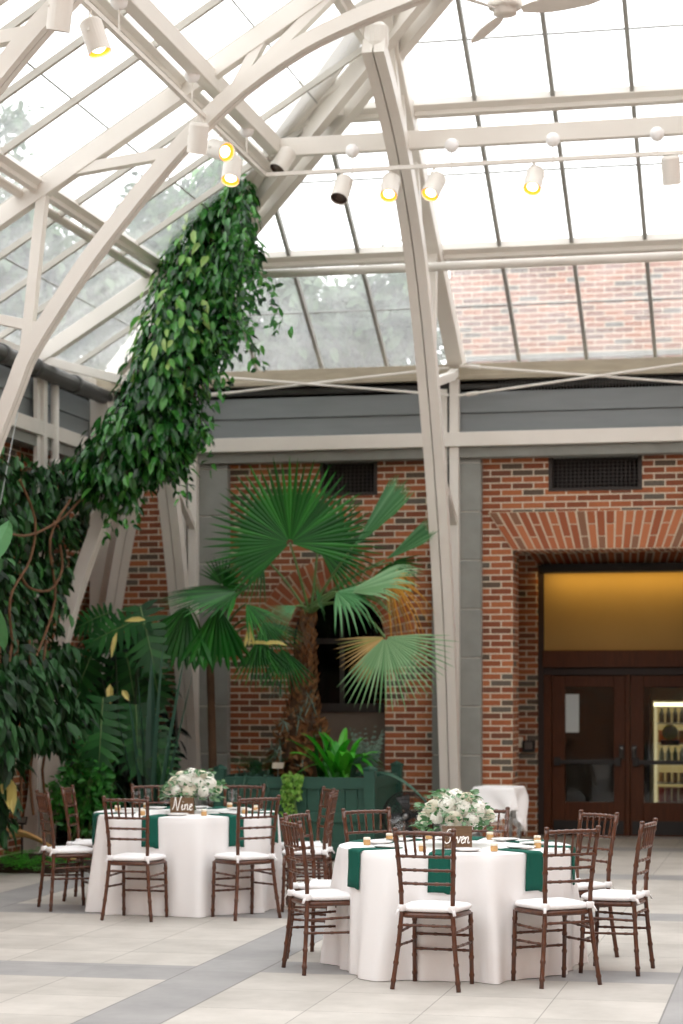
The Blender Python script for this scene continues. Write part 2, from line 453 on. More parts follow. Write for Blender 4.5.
# vents
for i, (x0, x1) in enumerate(((-2.67,-1.66), (-5.21,-4.56))):
    r = tag(sroot('wall_vent', ((x0+x1)/2, Wb, 4.11)), ['dark wall vent grille above the brick entrance', 'dark wall vent grille in the brick bay behind the palm'][i], 'vent')
    del r['kind']
    hw = (x1-x0)/2; hh = .205
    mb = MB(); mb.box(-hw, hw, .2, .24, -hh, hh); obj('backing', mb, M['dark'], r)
    mb = MB()
    mb.box(-hw, -hw+.04, .0, .2, -hh, hh); mb.box(hw-.04, hw, .0, .2, -hh, hh)
    mb.box(-hw+.04, hw-.04, .0, .2, hh-.03, hh); mb.box(-hw+.04, hw-.04, .0, .2, -hh, -hh+.03)
    obj('frame', mb, M['grille'], r)
    mb = MB(); n = int(hw*2/.045)
    for k in range(1, n): mb.box(-hw+k*2*hw/n-.006, -hw+k*2*hw/n+.006, .09, .10, -hh, hh)
    for k in range(1, 10): mb.box(-hw, hw, .10, .11, -hh+k*2*hh/10-.005, -hh+k*2*hh/10+.005)
    obj('mesh_grille', mb, M['grille'], r)

random.seed(4)
def voussoir(mb, p, along, radial, depth0, depth1, wid, ln):
    pass
# flat splayed arch over the entrance: individual splayed bricks
mb = MB(); mb.m = 1
zb, zt = OZ, OZ + .415
xc = (OX0+OX1)/2; hb = (OX1-OX0)/2; ht = hb + .27
mb.prism([(xc-hb, zb), (xc+hb, zb), (xc+ht, zt), (xc-ht, zt)], XZ, Wb-.012, Wb+.05)
mb.m = 0
n = 25
for i in range(n):
    for j in (0, 1):
        if i % 2 == 0: segs = [(0.02, .64), (.67, .985)]
        else: segs = [(0.02, .32), (.35, .985)]
        a, b = segs[j]
        t0 = i/n + .0045; t1 = (i+1)/n - .0045
        pt = lambda t, q: (xc + (2*t-1)*(hb + (ht-hb)*q), zb + (zt-zb)*q + .0)
        mb.prism([pt(t0,a), pt(t1,a), pt(t1,b), pt(t0,b)], XZ, Wb-.02, Wb+.0)
struct('wall_back_flat_arch', mb, [M['vouss'], M['mortar']])
n_flat = n
# round arch ring above window
mb = MB(); mb.m = 1
R0, R1 = AR, AR + .35
ring = [(AX + R0*math.cos(PI*i/24), AZ + R0*math.sin(PI*i/24)) for i in range(25)]
ring2 = [(AX + R1*math.cos(PI - PI*i/24), AZ + R1*math.sin(PI - PI*i/24)) for i in range(25)]
mb.prism(ring + ring2, XZ, Wb-.008, Wb+.05)
mb.m = 0; n = 27
for i in range(n):
    a0 = PI*i/n + .012; a1 = PI*(i+1)/n - .012
    segs = [(R0+.005, R0+.225), (R0+.24, R1-.005)] if i % 2 else [(R0+.005, R0+.11), (R0+.125, R1-.005)]
    for r0, r1 in segs:
        pp = lambda r, a: (AX + r*math.cos(a), AZ + r*math.sin(a))
        g0 = a0 if r0 < R0+.01 else a0 - .003
        mb.prism([pp(r0,a0), pp(r0,a1), pp(r1,a1), pp(r1,a0)][::-1], XZ, Wb-.018, Wb+.0)
struct('wall_back_round_arch', mb, [M['vouss'], M['mortar']])
# arched window: dark frame, glass, lower panel
r = sroot('window_1', (AX, W+.42, 0))
mb = MB()
outer = [(AR*math.cos(PI - PI*i/24), AZ + AR*math.sin(PI - PI*i/24)) for i in range(25)]
inner = [((AR-.06)*math.cos(PI*i/24), AZ + (AR-.06)*math.sin(PI*i/24)) for i in range(25)]
mb.prism(outer + [(AR,.75),(AR-.06,.75)] + inner + [(-AR+.06,.75),(-AR,.75)], XZ, 0, .08)
mb.box(-.025, .025, .01, .07, 1.55, AZ+AR-.05); mb.box(-AR+.05, AR-.05, .01, .07, AZ-.03, AZ+.03); mb.box(-AR+.05, AR-.05, .0, .1, 1.5, 1.6)
obj('window_frame', mb, M['grille'], r)
mb = MB(); mb.box(-AR+.05, AR-.05, .02, .06, .76, 1.5); obj('lower_panel', mb, mat('window_panel', srgb(112,100,88), .7, noise=.1), r)
mb = MB(); mb.prism([(a*.95, AZ+(b-AZ)*.95) for a, b in outer] + [(AR-.06,1.58),(-AR+.06,1.58)], XZ, .035, .045); obj('pane', mb, glassmat('dim_window_glass', 0, (1,1,1,1), .01, dirt=False, tint=(.5,.52,.5,1), graze=.2), r)
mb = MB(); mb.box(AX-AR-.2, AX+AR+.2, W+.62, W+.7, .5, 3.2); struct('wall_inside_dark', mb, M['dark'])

# stone piers and lintel band
def pier(x0, x1):
    mb = MB(); mb.m = 1; mb.box(x0+.012, x1-.012, W+.012, W+.5, 0, 4.27); mb.m = 0
    z = -.02
    while z < 4.26:
        z1 = min(z+.53, 4.268); mb.box(x0, x1, W, W+.5, max(z,0)+.006, z1-.006); z += .53
    struct('trim_pier', mb, [M['stone'], M['stone_joint']], bevel=.008, seg=1)
pier(-3.93, -3.39); pier(-6.85, -6.24); pier(-.925, -.45)
mb = MB(); mb.box(-8.4, 4.0, W-.06, W+.6, 4.27, 4.385); struct('trim_lintel', mb, M['stone'], bevel=.01)
mb = MB(); mb.box(-8.0, 4.0, W-.14, W-.0, 4.387, 4.54); struct('trim_beam_back', mb, M['white'], bevel=.006)
# slate siding between the beam and the eave
mb = MB()
for z0, z1, y in ((4.54,4.76,.03), (4.765,4.99,.01)): mb.box(-8.0, 4.0, W+y, W+.3, z0, z1)
struct('wall_back_siding', mb, M['panel'], bevel=.006)
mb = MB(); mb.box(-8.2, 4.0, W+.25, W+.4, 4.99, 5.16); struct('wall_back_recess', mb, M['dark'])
mb = MB(); mb.box(-8.0, 4.0, W+.0, W+.45, 5.14, 5.30); mb.box(-8.0, 4.0, W-.05, W+.03, 5.12, 5.17); struct('trim_eave_back', mb, M['sill'], bevel=.006)
# finned heating pipe under the eave
mb = MB(); mb.tube([(-7.6, W+.08, 5.06), (4, W+.08, 5.06)], .035, 8)
obj_p = mb
x = -3.2
while x < -1.0:
    mb.obox((x, W+.08, 5.06), (.004,0,0), (0,.055,0), (0,0,.055)); x += .035
o = obj('heating_pipe', mb, M['pipe_dark']); tag(o, 'dark finned heating pipe running under the back wall eave', 'pipe')

# the far side and the near end of the hall (out of the photograph): they keep low daylight out
mb = MB(); mb.box(5.6, 6.0, -4, W+.6, 0, 8.5); struct('wall_right', mb, M['brick_side'])
mb = MB(); mb.box(-9, 6.0, -4.4, -4.0, 0, 11.0); struct('wall_front', mb, M['brick'])
# left wall
mb = MB(); mb.box(XC-.5, XC-.12, -4.0, W+.6, 0, 4.32); struct('wall_left', mb, M['brick_side'])
mb = MB(); mb.box(XC-.4, XC-.03, 8.0, W+.3, 4.54, 4.76); mb.box(XC-.4, XC-.01, 8.0, W+.3, 4.765, 4.99); struct('wall_left_siding', mb, M['panel'], bevel=.006)
mb = MB(); mb.box(XC-.02, XC+.10, 8.0, W-.0, 4.387, 4.54); struct('trim_beam_left', mb, M['white'], bevel=.006)
mb = MB(); mb.box(XC-.4, XC+.06, 8.0, W+.3, 4.27, 4.385); struct('trim_lintel', mb, M['stone'])
mb = MB(); mb.box(XC-.45, XC+.0, 8.0, W+.4, 5.12, 5.26); struct('trim_eave_left', mb, M['white'], bevel=.006)
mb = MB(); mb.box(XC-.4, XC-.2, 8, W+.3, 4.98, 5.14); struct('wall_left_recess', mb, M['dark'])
mb = MB(); mb.tube([(XC+.14, 8.0, 5.04), (XC+.14, W-.1, 5.04)], .085, 12)
for y in (19.3, 20.2, 21.4): mb.tube([(XC+.14, y, 5.04), (XC+.14, y+.12, 5.04)], .1, 12)
o = obj('gutter_pipe', mb, M['pipe_dark'], smooth=True); tag(o, 'thick dark drain pipe running below the left glass roof', 'pipe')
mb = MB(); mb.tube([(XC+.09, 20.98, 4.98), (XC+.09, 20.98, 4.1), (XC+.12, 21.05, 4.0), (XC+.12, 21.3, 3.96)], .045, 10)
mb.tube([(XC+.09, 20.98, 4.18), (XC+.09, 20.98, 4.08)], .06, 10)
o = obj('downpipe', mb, M['white'], smooth=True); tag(o, 'short white downpipe on the left wall beside a white post', 'pipe')
# corner post
mb = MB(); mb.box(XC-.02, XC+.2, W-.2, W+.0, 0, 5.1); struct('trim_post_corner', mb, M['white'], bevel=.008)

# ================================================================== entrance recess and doors
DY = 24.98
mb = MB(); mb.box(-4.7, -4.5, W+.6, DY+.1, 0, 3.9); struct('wall_entrance_left', mb, M['brick_side'])
mb = MB(); mb.box(.5, .7, W+.6, DY+.1, 0, 3.9); struct('wall_entrance_right', mb, M['brick_side'])
mb = MB(); mb.box(-4.7, .7, W+.6, DY+.1, 3.7, 3.9); struct('ceiling_entrance', mb, mat('lobby_ceiling', srgb(120,104,84), .9))
mb = MB(); mb.box(-4.5, OX0, DY-.1, DY+.12, 0, 3.7); mb.box(OX1, .5, DY-.1, DY+.12, 0, 3.7); mb.box(OX0, OX1, DY-.1, DY+.12, 3.24, 3.7); struct('wall_entrance_back', mb, M['brick'])
mb = MB(); mb.m = 1
mb.prism([(xc-hb, 3.24), (xc+hb, 3.24), (xc+ht, 3.62), (xc-ht, 3.62)], XZ, DY-.11, DY-.1); mb.m = 0
n = n_flat
for i in range(n):
    for a, b in (((.02,.64),(.67,.985)) if i % 2 == 0 else ((.02,.32),(.35,.985))):
        t0 = i/n+.0045; t1 = (i+1)/n-.0045
        pt = lambda t, q: (xc + (2*t-1)*(hb+(ht-hb)*q), 3.24 + .38*q)
        mb.prism([pt(t0,a), pt(t1,a), pt(t1,b), pt(t0,b)], XZ, DY-.12, DY-.1)
struct('wall_entrance_flat_arch', mb, [M['vouss'], M['mortar']])
mb = MB(); mb.box(OX0-.01, OX0+.003, Wb+.01, W+.61, 0, OZ); struct('wall_entrance_jamb', mb, M['brick_side'])
mb = MB(); mb.box(OX0, OX1, Wb+.005, W+.61, OZ-.006, OZ+.01); struct('ceiling_arch_soffit', mb, M['brick_soffit'])
# door wall
r = sroot('door_1', (0, DY, 0))
mb = MB(); mb.box(OX0, OX1, 0, .12, 3.14, 3.26); mb.box(OX0, -2.99, 0, .14, 0, 3.16); mb.box(-1.0, OX1, 0, .14, 0, 3.16)
obj('outer_frame', mb, M['door_dark'], r)
mb = MB(); mb.box(-2.99, -1.0, .03, .10, 2.22, 3.145); obj('transom_panel', mb, M['plaster'], r)
mb = MB(); mb.box(-3.0, -.99, -.05, .12, 2.02, 2.22); obj('transom_rail', mb, M['door_wood'], r, bevel=.008)
mb = MB(); mb.box(-2.99, -1.0, .02, .12, 1.93, 2.02); obj('door_head', mb, M['door_dark'], r)
mb = MB(); mb.box(-2.99, -2.90, -.01, .12, 0, 1.93); mb.box(-1.09, -1.0, -.01, .12, 0, 1.93); mb.box(-2.02, -1.97, -.01, .1, 0, 1.93)
obj('jamb', mb, M['door_wood'], r, bevel=.005)
for side, (x0, x1) in enumerate(((-2.895, -2.025), (-1.965, -1.095))):
    d = bpy.data.objects.new('door_leaf', None); COL.objects.link(d); d.parent = r
    d.location = (0, .02, 0)
    mb = MB(); s = .155
    mb.box(x0, x0+s, 0, .05, .02, 1.92); mb.box(x1-s+.02, x1, 0, .05, .02, 1.92)
    mb.box(x0+s, x1-s+.02, 0, .05, 1.79, 1.92); mb.box(x0+s, x1-s+.02, 0, .05, .02, .42)
    obj('stile_frame', mb, M['door_wood'], d, bevel=.006)
    mb = MB(); mb.box(x0+.02, x1-.02, -.006, 0, .04, .2); obj('kick_plate', mb, M['black'], d)
    mb = MB(); mb.box(x0+s, x1-s+.02, .02, .03, .42, 1.79); obj('pane', mb, M['glass_door'], d)
    mb = MB(); mb.box(x0+.03, x1-.05, -.05, -.025, .87, .92); mb.box(x0+.03, x0+.1, -.06, 0, .85, .95); mb.box(x1-.12, x1-.05, -.06, 0, .85, .95)
    obj('push_bar', mb, M['black'], d, bevel=.006)
    hx = x1-.045 if side == 0 else x0+.045
    mb = MB(); mb.m = 1; mb.box(hx-.03, hx+.03, -.012, 0, .93, 1.1); mb.m = 0; mb.tube([(hx, -.05, .95), (hx, -.05, 1.05)], .012, 8); mb.lathe([(0,1.03),(.02,1.035),(.026,1.055),(.02,1.075),(0,1.08)], 12, (hx, -.03, 0))
    obj('handle', mb, [M['steel'], M['black']], d)
mb = MB(); mb.box(OX0, OX1, DY-.05, DY+.2, .0, .02); struct('trim_threshold', mb, M['steel'])
mb = MB(); mb.box(-2.735, -2.575, 0, .002, 1.245, 1.70)
o = obj('door_notice', mb, M['paper']); o.location = (0, DY+.032, 0); tag(o, 'tall white paper notice taped inside the left door glass', 'notice')
o.location.y = DY + .034
# switch and reader on the dark jamb
j = atY(530, 747, 24.0)
mb = MB(); mb.box(-.06, .06, -.02, 0, -.06, .06); mb.box(-.02, .02, -.028, -.02, -.03, .03)
o = obj('light_switch', mb, M['cream'], bevel=.004); o.location = (atY(518, 742, DY-.1).x, DY-.101, 1.13); tag(o, 'cream switch plate on the dark brick side of the entrance', 'switch')
mb = MB(); mb.box(-.075, .075, -.05, 0, -.07, .07); mb.m = 1; mb.box(-.045, .045, -.055, -.05, -.03, .05)
o = obj('card_reader', mb, [M['black'], M['steel']], bevel=.004); o.location = (atY(529, 747, DY-.1).x, DY-.101, 1.08); tag(o, 'black card reader box on the brick beside the doors', 'card reader')
# warm linear wall washer above the doors
r = thing('wall_washer', 'warm linear light fitting on the brick just above the doors', 'light', ((OX0+OX1)/2, DY-.17, 3.24))
mb = MB(); mb.box(-1.0, 1.0, -.05, .05, -.06, 0); obj('housing', mb, M['black'], r)
mb = MB(); mb.box(-.98, .98, -.035, .035, -.066, -.061); obj('lamp', mb, emat('washer_glow', (1,.66,.2,1), 3), r)
mb = MB(); mb.box(-1.0, 1.0, -.06, -.05, -.1, 0); obj('shield', mb, M['black'], r)
def light(name, kind, loc, energy, col, size=.1, rot=None, **k):
    l = bpy.data.lights.new(name, kind); l.energy = energy; l.color = col
    if kind == 'AREA': l.size = size
    elif kind != 'SUN': l.shadow_soft_size = size
    for a, b in k.items(): setattr(l, a, b)
    o = bpy.data.objects.new(name, l); COL.objects.link(o); o.location = loc
    if rot: o.rotation_euler = rot
    return o
o = light('wall_washer_lamp', 'AREA', ((OX0+OX1)/2, DY-.17, 3.165), 5, (1,.66,.16), 1.9, (math.radians(14),0,0), shape='RECTANGLE', size_y=.06)

# room behind the doors
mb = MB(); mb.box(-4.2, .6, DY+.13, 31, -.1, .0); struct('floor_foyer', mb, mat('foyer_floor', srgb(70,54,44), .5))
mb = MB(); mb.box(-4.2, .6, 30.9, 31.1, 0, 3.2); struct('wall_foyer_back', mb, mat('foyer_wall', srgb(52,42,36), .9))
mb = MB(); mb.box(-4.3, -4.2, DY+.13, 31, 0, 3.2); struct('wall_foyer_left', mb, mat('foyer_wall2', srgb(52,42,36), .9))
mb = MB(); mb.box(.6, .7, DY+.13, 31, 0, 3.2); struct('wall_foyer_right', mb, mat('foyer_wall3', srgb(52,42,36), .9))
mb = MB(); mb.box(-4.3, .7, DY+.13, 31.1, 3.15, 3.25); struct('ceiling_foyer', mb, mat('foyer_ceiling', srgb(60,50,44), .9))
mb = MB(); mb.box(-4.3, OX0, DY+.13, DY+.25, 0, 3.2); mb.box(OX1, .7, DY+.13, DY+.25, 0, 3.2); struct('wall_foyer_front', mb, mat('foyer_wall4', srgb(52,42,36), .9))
# drinks cooler
cx0 = atY(650, 700, 27.6).x; cw = 1.15
r = thing('drinks_cooler', 'lit glass fronted drinks cooler seen through the right door', 'cooler', (cx0, 27.6, 0))
mb = MB(); mb.box(0, .05, 0, .7, 0, 1.78); mb.box(cw-.05, cw, 0, .7, 0, 1.78); mb.box(.05, cw-.05, .68, .7, .2, 1.6); mb.box(.05, cw-.05, 0, .7, 0, .25); mb.box(.05, cw-.05, .0, .7, 1.6, 1.78)
obj('cabinet', mb, mat('cooler_cream', srgb(224,206,150), .5), r, bevel=.01)
mb = MB(); mb.box(.05, cw-.05, .03, .06, 1.54, 1.585); obj('light_strip', mb, emat('cooler_tube', (1,.9,.62,1), 5), r)
mb = MB(); mb.box(.055, .085, .03, .06, .26, 1.54); obj('light_strip', mb, emat('cooler_tube2', (1,.85,.5,1), .8), r)
mb = MB(); mb.box(.05, cw-.05, .66, .68, .26, 1.58); obj('glowing_back', mb, emat('cooler_back_glow', (1,.74,.3,1), .4), r)  # panel glows by itself, standing in for light on the cooler back
SH = [.28, .54, .80, 1.06, 1.32]
for z in SH:
    mb = MB(); mb.box(.05, cw-.05, .1, .65, z-.02, z); obj('shelf', mb, M['porcelain'], r)
mb = MB(); mb.box(.03, cw-.03, -.02, -.01, .25, 1.62); obj('pane', mb, M['clear'], r)
mb = MB(); mb.lathe([(0,0),(.1,0),(.1,.004),(0,.004)], 24, axis=Matrix(((1,0,0),(0,0,-1),(0,1,0)))); 
mb.m = 1; mb.box(-.12, .12, -.006, 0, -.17, -.10)
o = obj('round_sticker', mb, [mat('sticker_yellow', srgb(206,196,40), .5), mat('sticker_blue', srgb(40,66,130), .5)], r); o.location = (.26, -.025, 1.2)
def bottle(mb, h, rr):
    mb.lathe([(0,0),(rr,0),(rr,h*.55),(rr*.9,h*.64),(rr*.4,h*.8),(rr*.38,h),(0,h)], 12)
cols = dict(top=srgb(52,58,60), second=srgb(200,96,40), third=srgb(150,160,150), fourth=srgb(196,150,110), low=srgb(150,30,40))
mesh = {}
for k, (nm, kind, z, hh, colr, word) in enumerate((('bottle','b',1.32,.2,srgb(52,58,60),'dark bottle on the top shelf of the lit drinks cooler'),
        ('snack_packet','p',1.06,.16,srgb(206,104,44),'orange packet on the second shelf of the lit drinks cooler'),
        ('bottle','b',.80,.2,srgb(150,164,156),'pale bottle on the middle shelf of the lit drinks cooler'),
        ('can','c',.54,.13,srgb(206,160,120),'tan can on the fourth shelf of the lit drinks cooler'),
        ('carton','p',.28,.2,srgb(150,28,40),'red carton on the bottom shelf of the lit drinks cooler'))):
    mm = mat('product_%d' % k, colr, .35); mb = MB()
    if kind == 'b': bottle(mb, hh, .036)
    elif kind == 'c': mb.lathe([(0,0),(.03,0),(.035,.01),(.035,hh-.015),(.028,hh),(0,hh)], 12)
    else: mb.box(-.04,.04,-.03,.03,0,hh)
    first = obj(nm, mb, mm, smooth=False)
    for i in range(11):
        o = first if i == 0 else first.copy()
        if i: COL.objects.link(o)
        o.location = (cx0+.14+i*.088, 27.6+.17, z+.001); tag(o, word, nm.replace('_',' '), word.split(' of ')[0] + ' row')

# ================================================================== glazed roof
ZB, SB, YB = 5.32, .62, 22.95      # back slope
ZL, SL, XL = 5.28, .61, -7.85      # left slope
def roofB(Y): return ZB + SB*(YB - Y)
def roofL(X): return ZL + SL*(X - XL)
def hipX(Y):   # X on the hip for a given Y
    return XL + (roofB(Y) - ZL)/SL
def hipY(X): return YB - (roofL(X) - ZB)/SB
RUN = 7.0
YTOP = YB - RUN
XTOP = hipX(YTOP)
PB = [YB, 21.36, 19.70, 18.5, 17.05, YTOP]       # purlin lines on the back slope
PLx = [XL, -6.42, -5.13, -3.85, -2.55, XTOP]
# back slope bars
bx = [-3.74 + .7375*k for k in range(-5, 9)]
# extra frame lines
def bar_on(name, p0, p1, nrm, m, w=.038, h=.07):
    mb = MB(); mb.bar(p0, p1, w, h, nrm); struct(name, mb, M[m])
nB = Vector((0, SB, 1)).normalized(); nL = Vector((-SL, 0, 1)).normalized()
def PBt(x, y, d=0): return Vector((x, y, roofB(y))) + nB*d
def PLt(x, y, d=0): return Vector((x, y, roofL(x))) + nL*d
bars_back = [x for x in bx]
for x in bars_back:
    y1 = YTOP if hipX(YTOP) < x else max(YTOP, hipY(x))
    bar_on('glazing_bar', PBt(x, YB-.02, -.04), PBt(x, y1, -.04), nB, 'bar')
yl = [20.75, 19.72, 18.87, 17.97, 17.08, 16.15, 15.32, 14.45, 13.6, 12.75, 11.9, 11.0]
for y in yl:
    x1 = XTOP if y < YTOP else hipX(y)
    bar_on('glazing_bar', PLt(XL+.02, y, -.04), PLt(x1, y, -.04), nL, 'bar_pale', .04, .055)
y = 21.8
bar_on('glazing_bar', PLt(XL+.02, y, -.04), PLt(hipX(y), y, -.04), nL, 'bar_pale', .04, .055)
# panes: one per bay between bars and purlins (back slope)
wn = [1]
def pane(poly, nrm):
    wn[0] += 1
    mb = MB(); k = len(poly); n = Vector(nrm)*.004
    mb.add([Vector(p)+n for p in poly] + [Vector(p)-n for p in poly], [tuple(range(k)), tuple(range(k,2*k))[::-1]] + [(i, i+k, (i+1)%k+k, (i+1)%k) for i in range(k)])
    struct('window_%d' % wn[0], mb, M['glass_roof'])
edges = sorted(bars_back)
def clipB(x0, x1, y0, y1):
    # polygon of the back slope between x0..x1 (y0 > y1), right of the hip
    poly = [(x0,y0),(x1,y0),(x1,y1),(x0,y1)]
    f = lambda p: p[0] - hipX(p[1])
    out = []
    for i in range(4):
        a, b = poly[i], poly[(i+1)%4]; fa, fb = f(a), f(b)
        if fa >= 0: out.append(a)
        if (fa >= 0) != (fb >= 0):
            t = fa/(fa-fb); out.append((a[0]+t*(b[0]-a[0]), a[1]+t*(b[1]-a[1])))
    return out
def clipL(y0, y1, x0, x1):
    poly = [(x0,y0),(x1,y0),(x1,y1),(x0,y1)]
    f = lambda p: hipX(p[1]) - p[0]
    out = []
    for i in range(4):
        a, b = poly[i], poly[(i+1)%4]; fa, fb = f(a), f(b)
        if fa >= 0: out.append(a)
        if (fa >= 0) != (fb >= 0):
            t = fa/(fa-fb); out.append((a[0]+t*(b[0]-a[0]), a[1]+t*(b[1]-a[1])))
    return out
xs = [XL] + edges
xs = [-7.85, -7.3875-.0] + edges if edges[0] > -7.38 else [-7.85] + edges
for i in range(len(xs)-1):
    for j in range(len(PB)-1):
        poly = clipB(xs[i], xs[i+1], PB[j], PB[j+1])
        if len(poly) >= 3: pane([PBt(a, b) for a, b in poly], nB)
ys = [22.95, 21.8] + yl
for i in range(len(ys)-1):
    for j in range(len(PLx)-1):
        poly = clipL(ys[i], ys[i+1], PLx[j], PLx[j+1])
        if len(poly) >= 3: pane([PLt(a, b) for a, b in poly], nL)
# lap lines: thin lead lines half way up each row
mb = MB()
for a, b in zip(PB[:-1], PB[1:]):
    y = a + (b-a)*.52; mb.bar(PBt(hipX(y), y, .0), PBt(edges[-1], y, .0), .012, .014, nB)
struct('glazing_lap_back', mb, M['bar'])
mb = MB()
for a, b in zip(PLx[:-1], PLx[1:]):
    x = a + (b-a)*.5; mb.bar(PLt(x, 11.0, 0), PLt(x, hipY(x), 0), .012, .014, nL)
struct('glazing_lap_left', mb, M['bar'])
# purlins
for y in PB[1:5]:
    z = roofB(y); x0 = hipX(y)
    mb = MB(); mb.obox(((x0+edges[-1])/2, y, z-.05), ((edges[-1]-x0)/2,0,0), (0,.075,-.075*SB), nB*.045)
    mb.box(x0+.1, edges[-1], y-.04, y+.02, z-.125, z-.08)
    struct('purlin_back', mb, M['white'], bevel=.006)
for x in PLx[1:4]:
    z = roofL(x); y1 = hipY(x)
    mb = MB(); mb.obox((x, (11.0+y1)/2, z-.05), (0,(y1-11.0)/2,0), (.06,0,.06*SL), nL*.04)
    mb.box(x-.03, x+.03, 11.0, y1-.1, z-.12, z-.075)
    struct('purlin_left', mb, M['white'], bevel=.006)
# round pipes hung under the lowest purlins
mb = MB(); mb.tube([(-6.4, 20.95, 6.03), (2.4, 20.95, 6.03)], .045, 10); o = obj('sprinkler_pipe', mb, M['white'], smooth=True); tag(o, 'white round pipe running under the back glass roof', 'pipe')
mb = MB(); mb.tube([(-6.56, 11.0, 6.02), (-6.56, 20.9, 6.02)], .045, 10); o = obj('sprinkler_pipe', mb, M['white'], smooth=True); tag(o, 'white round pipe running under the left glass roof', 'pipe')
# light-carrying beams
mb = MB(); mb.box(-4.9, 2.4, 19.28, 19.36, 6.80, 6.97); struct('trim_beam_lights', mb, M['white'], bevel=.008)
mb = MB(); mb.box(-4.93, -4.81, 11.0, 19.4, 6.82, 6.98); struct('trim_beam_lights', mb, M['white'], bevel=.008)

# ================================================================== trusses
PROF = [(.14,.0),(.36,.79),(.62,2.17),(1.06,3.5),(1.46,4.4),(1.93,5.28),(2.4,5.95),(2.85,6.42),(3.4,6.86),(3.95,7.17),(4.5,7.42),(5.2,7.66)]
def smooth(p, n=3):
    out = []
    k = len(p)
    for i in range(k-1):
        p0 = p[max(i-1,0)]; p1 = p[i]; p2 = p[i+1]; p3 = p[min(i+2,k-1)]
        for j in range(n):
            t = j/n
            out.append(tuple(.5*((2*b)+(-a+c)*t+(2*a-5*b+4*c-d)*t*t+(-a+3*b-3*c+d)*t**3) for a,b,c,d in zip(p0,p1,p2,p3)))
    out.append(tuple(p[-1])); return out
PROFF = [(.1,0),(.25,.79),(.42,2.17),(.82,3.5),(1.16,4.35),(1.3,4.67),(1.67,5.21),(1.94,5.56),(2.38,6.07),(2.73,6.43),(3.17,6.81),(3.69,7.13),(4.12,7.31),(4.54,7.45),(5.2,7.66)]
def truss(name, fn, across, shift, smax, zroof, rmax, webs, post=True, wa=.2, PROF=PROF, wd=.15, rw=.17, rd=.2):
    """fn(s,z)->Vector; inner curved leg, wall post, rafter under the glass, webs"""
    r = sroot(name)
    ac = Vector(across).normalized()
    pr = [(max(s+shift, .12), z) for s, z in PROF if s+shift <= smax]
    pr = smooth(pr, 3)
    mb = MB()
    for sd in (-1, 1):
        mb.sweep([fn(s, z) + ac*sd*(wa/4+.003) for s, z in pr], ac, wa/2-.006, wd)
    for i in range(2, len(pr)-1, 2):
        p = fn(*pr[i]); q = fn(*pr[i+1]); d = (q-p)
        mb.bar(p + d*.1, p + d*.62, .03, wd-.008, ac)
    obj('leg', mb, M['white'], r)
    if post:
        mb = MB(); p = fn(.0, 0); q = fn(.0, 5.12)
        mb.bar(p + (fn(.05,0)-p), q + (fn(.05,0)-p), .11, .1, ac)
        mb.bar(p + (fn(.05,0)-p) + ac*-.12, q + (fn(.05,0)-p) + ac*-.12 + Vector((0,0,-.1)), .05, .08, ac)
        obj('post', mb, M['white'], r, bevel=.004)
    mb = MB()
    a = fn(-.2, zroof(-.2)-.06-rd/2); b = fn(rmax, zroof(rmax)-.06-rd/2)
    mb.bar(a, b, rw, rd, ac.cross(b-a)); 
    obj('rafter', mb, M['white'], r, bevel=.006)
    def at(s):
        for (s0,z0),(s1,z1) in zip(pr[:-1], pr[1:]):
            if s0 <= s <= s1: return z0 + (z1-z0)*(s-s0)/max(1e-6,(s1-s0))
        return pr[-1][1]
    for sl, sr in webs:
        mb = MB(); mb.sweep([fn(sl, at(sl)), fn(sr, zroof(sr)-.12)], ac, .1, .09); obj('web', mb, M['white'], r, bevel=.004)
    if name == 'truss_frame' and shift < -.3:
        mb = MB(); mb.sweep([fn(-.02, 0), fn(.08, .6), fn(.14, 1.15)], ac, .2, .30); obj('foot', mb, M['white'], r, bevel=.006)
    # short bracket from post head to leg
    mb = MB(); s5 = [s for s, z in pr if z > 4.9][0]
    mb.sweep([fn(.05, 5.2), fn(.3, 5.12), fn(s5-.12, 4.85)], ac, .09, .09)
    mb.sweep([fn(.05, 3.55), fn(.4, 3.75), fn([s for s, z in pr if z > 3.7][0], 4.1)], ac, .07, .08)
    obj('bracket', mb, M['white'], r, bevel=.004)
    return r
YBs = lambda s: roofB(W - s); XLs = lambda s: roofL(XC + s)
truss('truss_frame', lambda s, z: Vector((-3.67, W - s, z)), (1,0,0), 0, 4.9, YBs, 5.6, ((1.6,1.45),(2.1,2.6),(3.1,3.3),(3.1,3.9)))
truss('truss_frame', lambda s, z: Vector((-.72, W - s, z)), (1,0,0), 0, 4.9, YBs, 5.6, ((1.6,1.45),(2.1,2.6),(3.1,3.3),(3.1,3.9)))
truss('truss_frame', lambda s, z: Vector((-6.62, W - s, z)), (1,0,0), -.2, 2.0, YBs, 1.35, ())
truss('truss_frame', lambda s, z: Vector((XC + s, 17.08, z)), (0,1,0), 0, 5.3, XLs, 5.9, ((1.25,1.42),(2.6,1.6),(3.1,3.4),(3.1,4.2),(4.4,4.6)), PROF=PROFF, wa=.16, wd=.12, rw=.12, rd=.15)
truss('truss_frame', lambda s, z: Vector((XC + s, 20.68, z)), (0,1,0), -.36, 2.3, XLs, 2.0, (), wa=.16, wd=.13, rw=.12, rd=.15)
truss('truss_frame', lambda s, z: Vector((XC + s, 13.75, z)), (0,1,0), 0, 5.3, XLs, 5.9, ((1.25,1.42),(2.6,1.6),(3.1,3.4)), PROF=PROFF, wa=.16, wd=.12, rw=.12, rd=.15)
